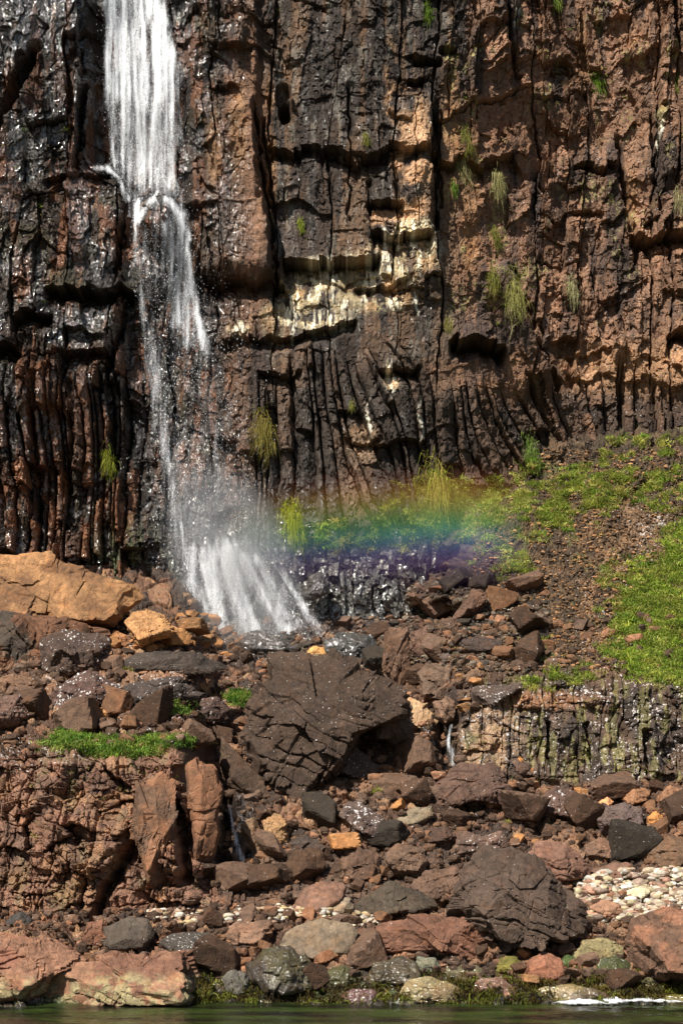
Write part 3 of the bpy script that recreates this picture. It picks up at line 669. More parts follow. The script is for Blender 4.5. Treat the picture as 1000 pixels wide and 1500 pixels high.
rock([(562,930),(576,915),(600,918),(602,960),(598,1000),(575,1010),(560,985)], (102,76,62), 'upright columnar pillar of brown rock beyond the giant boulder', style='col', name='boulder', cat='rock pillar', tilt=.1, spots=.3)
rock([(660,908),(690,864),(716,862),(712,888),(690,912),(668,916)], (92,68,58), 'leaning hexagonal column fragment at the foot of the brown scree', style='col', cat='rock column', name='rock_column', tilt=.3)
rock([(640,930),(645,905),(660,905),(672,918),(672,935),(650,942)], (96,74,62), 'short upright column stub below the leaning column fragment', style='col', cat='rock column', name='rock_column')
rock([(672,938),(700,930),(735,938),(742,955),(705,965),(676,955)], (72,58,54), 'low dark boulder at the lower edge of the brown scree')
rock([(643,962),(655,950),(672,958),(668,976),(648,975)], (88,74,70), 'small grey cube-shaped rock above the square grey-brown block', lvl=4)
rock([(342,940),(358,928),(385,922),(408,924),(438,948),(430,960),(385,962),(350,955)], (60,50,46), 'wet black boulder at the very foot of the waterfall', wet=.8)
rock([(444,956),(458,945),(476,948),(484,957),(470,963),(450,963)], (186,140,86), 'small flat orange stone just right of the waterfall foot', lvl=4, name='stone', cat='stone')
rock([(440,870),(452,845),(470,835),(485,850),(478,870),(455,882)], (64,58,54), 'dark rock standing in the spray right of the waterfall foot', Y=68.6, wet=.7)
rock([(470,940),(500,925),(540,930),(560,960),(520,975),(480,965)], (60,56,54), 'glossy wet boulder between the waterfall foot and the rock pillar', wet=.9)
rock([(600,925),(622,915),(632,930),(634,965),(610,972),(600,950)], (94,70,60), 'brown cracked block standing right of the tall rock pillar', spots=.3)
rock([(745,1020),(775,1000),(690,1005),(690,1030),(720,1040)], (78,64,60), 'dark low rock with white lichen dots above the tan outcrop face', spots=.8, lvl=4)
# --- middle right
rock([(628,1150),(640,1128),(668,1116),(720,1118),(742,1132),(760,1165),(752,1182),(700,1178),(650,1188),(630,1196)], (88,66,58), 'large flat-faced dark red-brown boulder below the little cascade', lvl=6, tilt=.6, spots=.2)
rock([(492,1192),(505,1176),(532,1170),(560,1190),(578,1230),(540,1238),(512,1225)], (82,66,62), 'dark boulder densely dotted with white lichen under the giant boulder', spots=1.)
rock([(770,1195),(790,1165),(812,1150),(842,1160),(856,1180),(845,1200),(800,1204)], (84,64,58), 'dark boulder streaked with white lichen right of the red-brown boulder', spots=1.1)
rock([(870,1198),(884,1178),(912,1174),(938,1184),(944,1215),(925,1222),(905,1230),(880,1220)], (92,76,74), 'purple-grey block with a flat face in the right-hand rubble')
rock([(850,1240),(876,1226),(900,1232),(910,1255),(890,1266),(860,1262)], (116,88,74), 'brown block beneath the purple-grey block')
rock([(866,1272),(900,1262),(926,1266),(930,1282),(890,1292),(870,1286)], (118,88,76), 'thin brown slab lying on the upper edge of the white pebbles', cat='rock slab', lvl=4)
rock([(762,1262),(785,1232),(830,1234),(858,1262),(872,1290),(850,1298),(800,1300)], (118,86,74), 'smooth pinkish-brown boulder behind the big striped boulder', style='layer')
rock([(820,1172),(832,1160),(850,1170),(862,1185),(850,1196),(830,1190)], (74,64,62), 'little dark boulder leaning on the orange slab in the right rubble', lvl=4)
rock([(852,1198),(868,1180),(890,1165),(902,1175),(880,1195),(862,1206)], (192,134,92), 'bright orange tilted slab left of the purple-grey block', lvl=4, cat='rock slab')
rock([(905,1170),(925,1150),(955,1158),(948,1178),(920,1184)], (150,106,78), 'orange-brown rock just above the purple-grey block', lvl=4)
rock([(955,1170),(980,1150),(1010,1160),(1015,1185),(970,1190)], (140,100,76), 'orange-brown rock at the right picture edge under the dark outcrop', lvl=4)
rock([(945,1195),(960,1188),(975,1200),(962,1215),(948,1210)], (186,128,72), 'small bright orange block right of the purple-grey block', lvl=4, name='stone', cat='stone')
rock([(930,1245),(980,1225),(1050,1220),(1050,1275),(960,1275),(930,1268)], (102,78,62), 'wide olive-brown ledge rock at the right edge above the white pebbles', style='layer')
rock([(580,1200),(604,1184),(630,1182),(636,1196),(606,1212),(590,1214)], (122,108,92), 'light grey slab in the rubble left of the red-brown boulder', lvl=4, cat='rock slab', tilt=.9)
rock([(590,1235),(610,1215),(650,1210),(672,1225),(640,1240),(610,1245)], (78,58,50), 'dark hollow-fronted rock below the light grey slab', lvl=5)
rock([(560,1255),(580,1235),(615,1240),(632,1262),(612,1290),(575,1285)], (100,78,66), 'cube-like brown boulder with vertical cracks in the middle rubble', style='block')
rock([(500,1260),(525,1240),(556,1250),(560,1285),(520,1295),(502,1285)], (96,72,60), 'brown boulder left of the cube-like cracked boulder')
rock([(660,1260),(672,1215),(705,1225),(735,1215),(750,1240),(700,1262)], (98,76,68), 'mauve-brown boulder with white dots above the big striped boulder', spots=.7)
rock([(385,1200),(400,1193),(420,1196),(424,1235),(400,1245),(386,1235)], (150,116,84), 'tan column-jointed rock in the shadow under the giant boulder', style='col', cat='rock column', name='rock_column')
rock([(352,1200),(370,1190),(382,1215),(386,1250),(370,1252),(356,1225)], (112,88,70), 'brown slanting column beside the lower cascade', style='col', cat='rock column', name='rock_column')
rock([(420,1235),(445,1222),(480,1235),(478,1258),(430,1262)], (72,60,56), 'dark flat-topped boulder below the tan column-jointed rock')
rock([(735,1120),(752,1108),(775,1118),(772,1142),(745,1142)], (90,70,62), 'brown block at the foot of the tan outcrop face', spots=.5, lvl=4)
rock([(752,1112),(760,1106),(782,1128),(776,1138),(764,1130)], (188,126,66), 'narrow orange splinter leaning on the block at the outcrop foot', lvl=4, name='stone', cat='stone')
rock([(205,1140),(232,1122),(256,1130),(262,1170),(256,1240),(246,1305),(214,1298),(200,1210)], (124,86,64), 'rusty cracked rock pillar left of the narrow black cleft in the left outcrop', style='col', cat='rock pillar', name='boulder', lvl=6, tilt=.2, col2=(96,72,58))
rock([(272,1122),(296,1108),(318,1116),(328,1160),(318,1195),(322,1225),(312,1262),(284,1280),(274,1200)], (116,80,60), 'rusty cracked rock pillar between the narrow black cleft and the left cascade', style='block', cat='rock pillar', name='boulder', lvl=6, tilt=.2, col2=(88,66,54))
# --- foreground
rock([(664,1325),(684,1268),(703,1240),(742,1234),(792,1254),(834,1298),(862,1345),(860,1372),(835,1380),(800,1376),(770,1398),(735,1402),(700,1378),(668,1355)], (76,61,54), 'big dark striped boulder on the shore, centre right', lvl=7, style='layer', tilt=.5, D=1.5, cuts=6, seed=12)
rock([(540,1362),(560,1345),(620,1342),(700,1344),(738,1365),(738,1395),(700,1412),(620,1402),(560,1398),(542,1385)], (110,76,62), 'long reddish layered rock running left from the striped boulder', lvl=6, style='layer', tilt=.2)
rock([(914,1372),(925,1345),(975,1328),(1070,1330),(1080,1440),(1000,1446),(950,1438),(922,1412)], (124,86,68), 'big rounded reddish boulder at the right edge above the waterline', lvl=6, style='block', tilt=.3, cuts=6, col2=(94,70,58))
rock([(55,1446),(85,1412),(150,1400),(230,1392),(292,1388),(304,1402),(308,1460),(290,1470),(180,1480),(60,1484)], (146,106,86), 'long pinkish slab at the waterline crusted with pale barnacles', crust=.95, lvl=6, style='layer', tilt=.5, col2=(112,78,64), cat='rock slab')
rock([(-80,1380),(-10,1362),(60,1364),(118,1392),(130,1405),(80,1430),(50,1475),(-80,1482)], (136,98,80), 'pinkish-red bedrock lump at the left edge by the water', crust=.9, lvl=6, style='block', tilt=.5, col2=(126,86,72))
rock([(6,1354),(18,1340),(32,1334),(50,1346),(58,1358),(30,1362)], (58,54,54), 'small black triangular rock at the foot of the left outcrop', lvl=4)
rock([(118,1375),(130,1350),(150,1348),(165,1372),(150,1388),(128,1386)], (112,76,60), 'rounded red-brown boulder left of the black lumpy rocks')
rock([(146,1380),(152,1358),(190,1342),(216,1348),(228,1368),(212,1396),(168,1400)], (76,66,60), 'black lumpy boulder on the shore behind the pinkish slab', style='smooth')
rock([(215,1378),(250,1364),(310,1366),(352,1388),(345,1412),(300,1410),(250,1395)], (68,60,54), 'long black seaweed-covered rock behind the pinkish slab', style='smooth', wet=.3)
rock([(326,1432),(340,1420),(360,1424),(368,1448),(350,1458),(328,1452)], (90,86,82), 'small grey boulder near the water, right of the pinkish slab', lvl=4)
rock([(362,1412),(385,1390),(425,1384),(455,1410),(468,1440),(450,1458),(400,1462),(368,1450)], (60,48,38), 'weedy dark brown boulder at the waterline, centre left', wet=.5, col2=(70,62,36))
rock([(388,1385),(420,1362),(470,1346),(520,1350),(542,1372),(530,1402),(480,1412),(420,1402)], (116,100,86), 'flat grey-brown slab left of the long reddish layered rock', tilt=.8, cat='rock slab', style='smooth')
rock([(318,1368),(345,1350),(390,1350),(402,1372),(370,1388),(330,1384)], (118,90,76), 'brown rock slab right behind the seaweed-covered rock')
rock([(425,1325),(445,1300),(480,1286),(512,1292),(505,1325),(470,1342),(432,1342)], (114,84,72), 'rounded mauve-brown boulder above the line of pale pebbles', style='smooth', tilt=.6)
rock([(452,1340),(480,1322),(512,1314),(522,1330),(500,1344),(465,1348)], (134,118,104), 'small pale grey wedge stone among the pale pebbles', lvl=4, name='stone', cat='stone')
rock([(516,1330),(535,1305),(570,1288),(615,1302),(640,1328),(610,1346),(540,1350)], (72,62,54), 'dark knobbly outcrop boulder above the long reddish layered rock', style='block', cuts=8)
rock([(600,1300),(620,1275),(665,1268),(685,1285),(672,1320),(640,1328),(608,1322)], (102,78,66), 'brown flaky boulder left of the big striped boulder', style='col')
rock([(570,1468),(592,1438),(625,1430),(662,1440),(698,1470),(640,1478),(580,1478)], (106,84,56), 'mottled yellow-brown barnacled rock at the waterline, centre', crust=.45, wet=.4, col2=(128,112,78), style='block')
rock([(688,1452),(705,1432),(735,1430),(762,1450),(768,1466),(700,1468)], (110,80,66), 'small wet reddish rock at the waterline beside the barnacled rock', wet=.6, lvl=5)
rock([(764,1462),(800,1442),(850,1440),(900,1456),(915,1466),(830,1476),(770,1474)], (130,114,76), 'long low pale yellow rock at the waterline before the foam', wet=.4, style='block', col2=(92,76,56))
rock([(762,1428),(770,1405),(795,1393),(822,1402),(838,1428),(810,1440),(775,1440)], (132,88,70), 'rounded salmon-red boulder under the striped boulder, near the water', style='smooth')
rock([(862,1425),(875,1406),(900,1400),(924,1410),(930,1432),(895,1442)], (62,66,30), 'round boulder covered in dark green moss, left of the reddish right boulder', wet=.3, style='smooth')
rock([(834,1402),(850,1378),(890,1372),(912,1388),(908,1404),(870,1418),(845,1414)], (132,120,88), 'olive-tan flat boulder behind the mossy boulder', style='layer')
rock([(818,1410),(828,1398),(842,1402),(846,1420),(830,1426)], (66,82,36), 'small green weedy stone between the salmon boulder and the mossy one', lvl=4, wet=.3, name='stone', cat='stone')
rock([(716,1420),(728,1402),(752,1398),(766,1410),(758,1424),(730,1428)], (104,98,44), 'yellow-green weedy stone under the left side of the striped boulder', lvl=4, name='stone', cat='stone')
rock([(484,1462),(515,1448),(560,1448),(576,1466),(540,1476),(490,1476)], (88,54,46), 'low glossy dark red rock awash at the waterline', wet=.9, style='smooth')
rock([(470,1448),(480,1420),(505,1412),(520,1430),(515,1450),(490,1456)], (80,76,40), 'dark olive weedy rock below the flat grey-brown slab', wet=.5, lvl=4)
rock([(535,1440),(545,1408),(590,1400),(620,1420),(610,1445),(560,1450)], (74,62,42), 'weed-hung dark rock under the left end of the layered rock', wet=.5)
rock([(600,1425),(612,1400),(636,1402),(648,1422),(640,1432),(610,1434)], (104,106,96), 'smooth grey-green stone under the long reddish layered rock', lvl=4, name='stone', cat='stone')
rock([(640,1430),(655,1415),(700,1412),(718,1428),(700,1440),(650,1440)], (90,82,60), 'olive-brown low rock between striped boulder and waterline', wet=.4, lvl=4)
rock([(930,1470),(960,1458),(1040,1455),(1060,1475),(960,1480)], (110,98,40), 'yellow-green weedy rock just breaking the water at the right edge', wet=.6, lvl=4, style='smooth')
rock([(860,1330),(880,1318),(905,1322),(912,1340),(885,1348)], (150,112,92), 'flat salmon-pink stone lying on the white pebbles', lvl=4, name='stone', cat='stone')
rock([(905,1310),(940,1296),(960,1304),(940,1318),(912,1322)], (196,182,158), 'long cream stone half buried in the white pebbles', lvl=4, name='stone', cat='stone')
rock([(0,1420),(2,1395),(40,1385),(60,1400),(45,1425)], (150,98,82), 'small red ridge on the pinkish bedrock lump', lvl=4, dY=-.3)

# --- loose stones: individual copies of a few shapes
PROTO = []
for k in range(14):
    r = np.random.default_rng(500+k); V_, T = ico(4)
    sc_ = r.uniform((.75,.65,.45), (1.15,.95,.8))
    pl = [(v_/np.linalg.norm(v_), r.uniform(.6, .8)) for v_ in np.concatenate([np.eye(3), -np.eye(3)])+r.normal(0, .22, (6, 3))]
    for _ in range(6):
        v_ = r.normal(size=3); pl.append((v_/np.linalg.norm(v_), r.uniform(.7, .95)))
    P = V_*planes_to_r(V_, pl)[:, None]*sc_*1.15
    P += (V_*(.10*(fbm3(V_*2.5+k, 3, 5)-.5))[:, None])
    PROTO.append((P, T))
pmesh = []
for k, (P, T) in enumerate(PROTO):
    cvar = (.7+.6*fbm3(P*2.2+k, 31, 4))[:, None]*np.ones(3)
    o = mesh_np('stone', P, T, M_STONE, cvar); pmesh.append(o.data); bpy.data.objects.remove(o)
COLN = {'dark brown':(68,50,42), 'reddish brown':(104,74,58), 'orange':(150,106,72), 'tan':(136,100,74), 'grey-brown':(94,73,66), 'black':(50,43,40), 'pink-brown':(124,86,68)}
ZN = [ # u0,u1,v0,v1,count,size(px radius range),palette weights
 (160,345,905,975,42,(6,16),['orange','tan','reddish brown','orange']),
 (0,180,985,1072,32,(11,28),['reddish brown','dark brown','orange','grey-brown']),
 (180,330,1030,1095,20,(11,24),['dark brown','reddish brown']),
 (500,640,930,1020,24,(8,18),['reddish brown','tan','dark brown']),
 (655,705,965,1040,18,(5,9),['orange','tan']),
 (640,800,860,965,34,(8,24),['dark brown','reddish brown','black']),
 (540,700,1120,1240,32,(11,26),['reddish brown','orange','dark brown','tan']),
 (740,1000,1158,1265,42,(11,28),['orange','reddish brown','tan','pink-brown']),
 (330,560,1200,1300,24,(12,28),['reddish brown','dark brown','tan','orange']),
 (310,700,1345,1440,26,(12,30),['grey-brown','dark brown','pink-brown','reddish brown']),
 (700,920,1395,1455,10,(8,16),['grey-brown','tan','dark brown']),
]
small = []
for zi, (u0, u1, v0, v1, n, sr, pal) in enumerate(ZN):
    got = 0; tries = 0
    while got < n and tries < n*90:
        tries += 1
        u = rng.uniform(u0, u1); v = rng.uniform(v0, v1); s_ = rng.uniform(*sr)*rng.choice([.75, 1, 1.25])
        if got < (2 if zi in (1, 2, 9, 10) else 5) and zi not in (0, 4): s_ = sr[1]*rng.uniform(1.1, 1.5)
        if any(((u-a)/(ra+s_*.25))**2+((v-b)/(rb+s_*.25))**2 < .85 for a, b, ra, rb, _ in HERO): continue
        if math.hypot((u-345)/24, (v-1228)/48) < 1 or math.hypot((u-640)/50, (v-1095)/34) < 1: continue
        if any(math.hypot(u-a[0], v-a[1]) < (s_+a[2])*.72 for a in small): continue
        small.append((u, v, s_, (['dark brown', 'grey-brown', 'black'][got % 3] if s_ > sr[1]*1.08 and zi not in (0, 4) else 'dark brown' if rng.random() < .33 and zi else pal[int(rng.integers(len(pal)))]), zi)); got += 1
SHORT = {}
def short(l):
    for sep in (',', ' beside', ' above', ' below', ' under', ' at the', ' behind', ' with', ' left of', ' right of', ' beneath', ' wedged', ' directly', ' running', ' touching', ' covered', ' streaked', ' densely', ' speckled', ' perched', ' beyond', ' in the', ' on the', ' leaning', ' lying', ' standing', ' near', ' between', ' right behind', ' just', ' half', ' crusted', ' among', ' awash', ' breaking'):
        i = l.find(sep)
        if i > 12: l = l[:i]
    return l
labs = {}
for i, (u, v, s_, cn, zi) in enumerate(small):
    best = min(HERO, key=lambda q: max(abs(u-q[0])-q[2], 0)+max(abs(v-q[1])-q[3], 0)+.02*math.hypot(u-q[0], v-q[1]))
    dx = (u-best[0])/max(best[2], 1); dy = (v-best[1])/max(best[3], 1)
    rel = ('left of' if dx < 0 else 'right of') if abs(dx) > abs(dy) else ('above' if dy < 0 else 'below')
    labs.setdefault((cn, rel, short(best[4])), []).append(i)
ORD = ['', 'second ', 'third ', 'fourth ', 'fifth ', 'sixth ', 'seventh ', 'eighth ', 'ninth ']
for (cn, rel, nm), ids in labs.items():
    ids.sort(key=lambda i: -small[i][2])
    for k, i in enumerate(ids):
        u, v, s_, _, zi = small[i]
        Y = float(Ys(u, v)); p = ground_at(u, v)
        o = bpy.data.objects.new('stone', pmesh[i % 14]); COL.objects.link(o)
        m_ = s_/F*Y
        o.location = (p[0], p[1]-m_*.15, p[2]+m_*.25); o.scale = (m_*rng.uniform(.9,1.3), m_*rng.uniform(.9,1.2), m_*rng.uniform(.8,1.2))
        o.rotation_euler = rng.uniform((-.5,-.5,-3), (.9,.5,3))
        cc_ = mute(S(COLN[cn]), .95)*rng.uniform(.8, 1.2); o.color = (*cc_.tolist(), 1-(.7 if zi in (1,2,6) and rng.random() < .4 else .1))
        if len(ids) == 1: lab = f'{cn} angular stone {rel} the {nm}'
        elif k < 9: lab = f'{ORD[k]}largest {cn} stone {rel} the {nm}'
        else: lab = f'small {cn} stone {rel} the {nm}'
        ws = lab.split()
        if len(ws) > 16: lab = ' '.join(ws[:16])
        tag(o, lab, 'stone', 'loose angular stones lying on the rocky slope')

def scatter_stuff(name, pts, sizes, cols, lvl, mat, flat=1., seed=0, roundish=False, smooth=False):
    r = np.random.default_rng(seed); V_, T = ico(lvl); pro = []
    for k in range(10):
        P = V_*(r.uniform((.9,.7,.35), (1.4,1.,.65)) if roundish else r.uniform((.8,.7,.5), (1.2,1.,.85)))
        if roundish: P = facet(P, 4, r, .8, .92)
        else:
            pl = [(v_/np.linalg.norm(v_), r.uniform(.55, .8)) for v_ in np.concatenate([np.eye(3), -np.eye(3)])+r.normal(0, .25, (6, 3))]
            for _ in range(4):
                v_ = r.normal(size=3); pl.append((v_/np.linalg.norm(v_), r.uniform(.65, .9)))
            P = V_*planes_to_r(V_, pl)[:, None]*r.uniform((.9,.7,.5), (1.3,1.,.85))
        pro.append(P)
    co = []; fc = []; cl = []; off = 0
    for i in range(len(pts)):
        P = pro[i % 10]; a, b, c_ = r.uniform(-1, 1, 3)*np.array([.7,.7,3.1])
        Rz = np.array([[math.cos(c_),-math.sin(c_),0],[math.sin(c_),math.cos(c_),0],[0,0,1]]); Rx = np.array([[1,0,0],[0,math.cos(a),-math.sin(a)],[0,math.sin(a),math.cos(a)]])
        co.append(P@(Rz@Rx).T*sizes[i]+pts[i]); fc.append(T+off); off += len(P); cl.append(np.repeat(cols[i][None]*r.uniform(.75,1.25), len(P), 0))
    return mesh_np(name, np.concatenate(co), np.concatenate(fc), mat, np.concatenate(cl), smooth=smooth)
def pick(n, u0, u1, v0, v1, dens=None):
    u = rng.uniform(u0, u1, n*3); v = rng.uniform(v0, v1, n*3)
    if dens is not None:
        k = rng.random(n*3) < dens(u, v); u, v = u[k], v[k]
    return u[:n], v[:n]
def tagc(o, a):
    o.color = (1, 1, 1, 1-a); return o
def rubble(name, n, box, size, pal, dens=None, lvl=2, mat=M_STONE, seed=0, up=.15, **kw):
    u, v = pick(n, *box, dens)
    P = np.array([ground_at(a, b) for a, b in zip(u, v)]); Y = Ys(u, v)
    s_ = rng.uniform(size[0], size[1], len(u))**1*rng.choice([.6,.8,1,1.3], len(u))/F*Y
    P = P+np.stack([0*s_, -.1*s_, s_*up], 1)
    cols = np.array([S(pal[int(k)]) for k in rng.integers(0, len(pal), len(u))])
    return tagc(scatter_stuff(name, P, s_, mute(cols, .92) if mat is M_STONE else cols, lvl, mat, seed=seed, **kw), .35)
PR = [COLN[k] for k in ('reddish brown','dark brown','pink-brown','grey-brown','grey-brown','dark brown','reddish brown','dark brown','dark brown')]
notbluff = lambda u, v: 1-((u < 300) & (v > 1105) & (v < 1335))*1.-((u > 675) & (v > 985) & (v < 1150))*.99
o = rubble('scree', 4600, (-60,1060,905,1440), (2.6,11), PR, notbluff, seed=1); tag(o, 'brown and orange broken stones filling the gaps between the boulders', 'scree', kind='stuff')
sl = lambda u, v: np.clip(np.exp(-((u-(860+(960-v)*.12))/85)**2), 0, 1)
o = rubble('fine_scree', 9000, (690,1040,660,985), (1.0,3.8), [(108,78,56),(140,102,72),(84,64,50),(60,48,42),(150,112,80),(70,54,44)], lambda u, v: .45+.55*sl(u, v), lvl=1, seed=2); tag(o, 'fine brown gravel and woody debris sliding down between cliff and grass', 'scree', kind='stuff')
o = rubble('dark_scree', 2600, (380,800,850,985), (2.2,6), [(66,56,54),(84,70,66),(58,52,52),(108,98,94),(96,76,64)], lambda u, v: np.clip((v-850-(u < 480)*60)/40, 0, 1), seed=3); tag(o, 'wet dark shattered rock at the foot of the cliff beside the waterfall', 'scree', kind='stuff')
pd = lambda u, v: ((v > 1290-(u-840)*.10) & (v < 1345+(u-840)*.12))*1.
o = rubble('pebble_beach', 2300, (838,1040,1265,1372), (1.8,7.4), [(184,176,160),(172,154,132),(162,124,104),(192,186,174),(168,156,124),(148,128,112),(132,112,98),(178,164,140)], pd, lvl=3, mat=M_PEB, seed=4, roundish=True, up=.15, smooth=True); tag(o, 'white and cream pebbles on the beach above the mossy boulder', 'pebbles', kind='stuff')
pd2 = lambda u, v: (np.abs(v-(1345+6*np.sin(u/40))) < 11+3*np.sin(u/19))*1.
o = rubble('pebble_strip', 600, (215,560,1325,1368), (1.8,7), [(182,170,152),(166,138,112),(160,144,108),(138,112,94),(188,180,166)], pd2, lvl=3, mat=M_PEB, seed=5, roundish=True, up=.15, smooth=True); tag(o, 'thin line of pale pebbles between the outcrop and the shore rocks', 'pebbles', kind='stuff')

# ------------------------------------------------------------------ VEGETATION
def blades(name, P, H, wd, cols, out=(0,-.35,1.), spread=.6, droop=.35, seed=0, mat=M_VEG):
    r = np.random.default_rng(seed); n = len(P)
    dr = np.array(out)[None]+r.normal(0, spread, (n, 3)); dr /= np.linalg.norm(dr, axis=1)[:, None]
    side = np.cross(dr, r.normal(size=(n, 3))); side /= np.linalg.norm(side, axis=1)[:, None]
    H = H[:, None]; w_ = (wd*r.uniform(.7, 1.3, n))[:, None]
    mid = P+dr*H*.55; tip = P+dr*H+np.array([0, -.12, -droop])*H
    v = np.stack([P-side*w_, P+side*w_, mid+side*w_*.8, mid-side*w_*.8, tip], 1).reshape(-1, 3)
    b = np.arange(n)[:, None]*5
    fl = np.concatenate([b+np.array([0,1,2,3]), b+np.array([3,2,4])], 1).ravel()
    sizes = np.tile([4, 3], n)
    return mesh_np(name, v, fl, mat, np.repeat(cols, 5, 0), sizes=sizes)
def vcols(n, pal, r):
    c = np.array([S(p) for p in pal])[r.integers(0, len(pal), n)]
    return np.clip(c*r.uniform(.8, 1.75, (n, 1)), 0, .8)
def grow(name, n, box, dens, H, w_, pal, label, seed, src='g', clump=14, thr=.42, nb=34, rad=.13, **kw):
    """tussocks: each centre carries a fan of blades of one colour and height"""
    r = np.random.default_rng(seed); m0 = max(60, n//nb); u = r.uniform(box[0], box[1], m0*12); v = r.uniform(box[2], box[3], m0*12)
    k = r.random(len(u)) < dens(u, v)*sm(thr, thr+.10, fbm(u/clump, v/clump, seed)); u, v = u[k][:m0], v[k][:m0]
    if src == 'g': P = np.array(sh_co[np.clip(np.searchsorted(sv, v), 0, len(sv)-1), np.clip(np.searchsorted(su, u), 0, len(su)-1)])
    else: P = np.array(cl_co[np.clip(np.searchsorted(cv, v), 0, len(cv)-1), np.clip(np.searchsorted(cu, u), 0, len(cu)-1)])
    m = len(P); tc = vcols(m, pal, r)*r.uniform(.6, 1.15, (m, 1))*(.75+.5*fbm(u/24, v/24, seed+3))[:, None]
    th = r.uniform(.45, 1.5, m)*(.6+.8*fbm(u/18, v/18, seed+4))
    P = np.repeat(P, nb, 0)+r.normal(0, 1, (m*nb, 3))*np.array([rad, rad*.6, rad*.35]); hh_ = np.repeat(th, nb)*H*r.uniform(.5, 1.15, m*nb)
    cc_ = np.clip(np.repeat(tc, nb, 0)*r.uniform(.75, 1.3, (m*nb, 1)), 0, .85)
    o = blades(name, P, hh_, w_, cc_, seed=seed, **kw)
    tag(o, label, 'grass', kind='stuff'); return o
GR = [(136,158,58),(160,168,72),(104,132,46),(180,178,100),(124,140,56),(150,160,78)]
GY = [(150,146,66),(124,130,54),(172,164,92),(104,112,44)]
def d_main(u, v):
    a = 0
    for (x, y, rx, ry) in ((1005,870,70,60),(970,958,72,38),(1015,955,60,48),(945,920,46,40),(1010,800,36,40)): a = np.maximum(a, blob(u, v, x, y, rx, ry, .35))
    return a
grow('grass', 110000, (860,1060,760,1030), d_main, .26, .016, GR, 'bright green grass slope at the right edge', 31, clump=16, thr=.34)
def d_band(u, v):
    a = 0
    for (x, y, rx, ry, k) in ((960,665,90,24,.7),(880,715,60,30,.9),(985,720,50,30,.6),(800,745,80,40,.8),(720,765,60,50,.9),(840,750,50,24,.4),(760,700,30,26,.7),(905,690,50,20,.8),(1000,690,30,30,.7),(740,820,40,30,.4),(905,880,24,50,.5),(820,985,50,16,.35),(790,975,24,40,.4),(960,900,60,70,.5)): a = np.maximum(a, blob(u, v, x, y, rx, ry, .5)*k)
    return a
grow('grass', 90000, (650,1040,630,1100), d_band, .22, .015, GR+GY, 'patchy green and yellow growth along the top of the scree under the columns', 32, clump=13, thr=.50)
def d_foot(u, v):
    a = 0
    for (x, y, rx, ry, k) in ((640,715,50,18,.9),(660,760,60,40,.8),(600,770,60,24,.6),(540,790,70,22,.5),(480,785,40,18,.5),(720,740,50,40,.8),(690,790,50,30,.6),(430,770,20,26,.5)): a = np.maximum(a, blob(u, v, x, y, rx, ry, .5)*k)
    return a
grow('grass', 30000, (400,790,690,830), d_foot, .26, .015, GR+GY+[(180,160,90)], 'yellow-green growth on the cliff foot inside the rainbow', 33, src='c', clump=12, thr=.47, out=(0,-.8,.5))
def d_turf(u, v):
    return np.maximum(blob(u, v, 175, 1096, 105, 9, .3), np.maximum(blob(u, v, 350, 1028, 16, 9, .4), np.maximum(blob(u, v, 250, 1042, 26, 7, .4), blob(u, v, 105, 1088, 22, 14, .4)*.7)))
grow('turf', 22000, (50,380,1010,1115), d_turf, .22, .014, [(104,140,56),(130,154,66),(86,118,48),(150,162,80)], 'short green turf strip along the top of the left outcrop', 34, clump=9, thr=.2)
def d_spr(u, v):
    return .05+.0*u+.35*blob(u, v, 840, 1070, 160, 60)+.3*blob(u, v, 200, 1140, 120, 40)
grow('moss', 5000, (0,1000,930,1250), d_spr, .06, .015, GY, 'thin moss and weeds growing in cracks of the outcrops', 35, clump=12, nb=10, rad=.08)
def d_cm(u, v):
    a = 0
    for (x, y, rx, ry, k) in ((875,108,18,16,.8),(912,125,16,12,.5),(730,430,36,50,.5),(700,400,20,40,.3),(724,345,10,26,.5),(985,122,16,16,.6),(820,100,30,60,.12),(680,170,14,26,.4),(163,680,8,30,.6),(410,10,10,14,.5),(440,325,10,8,.4),(490,325,10,8,.4),(790,100,14,40,.2),(60,250,60,200,.03),(250,130,12,60,.25)): a = np.maximum(a, blob(u, v, x, y, rx, ry, .5)*k)
    return a
grow('moss', 9000, (0,1010,0,720), d_cm, .13, .010, GR+GY, 'moss and small weeds clinging to the cliff face', 36, src='c', clump=7, nb=12, rad=.10, out=(0,-.9,-.1), droop=.5)
grow('seaweed', 26000, (150,1050,1422,1476), lambda u, v: sm(1422, 1445, v+10*np.sin(u/30)), .22, .02, [(70,62,26),(96,100,34),(54,44,24),(84,72,30)], 'brown and green seaweed hanging along the tideline', 37, clump=16, thr=.38, out=(0,-.8,.1), droop=.6)
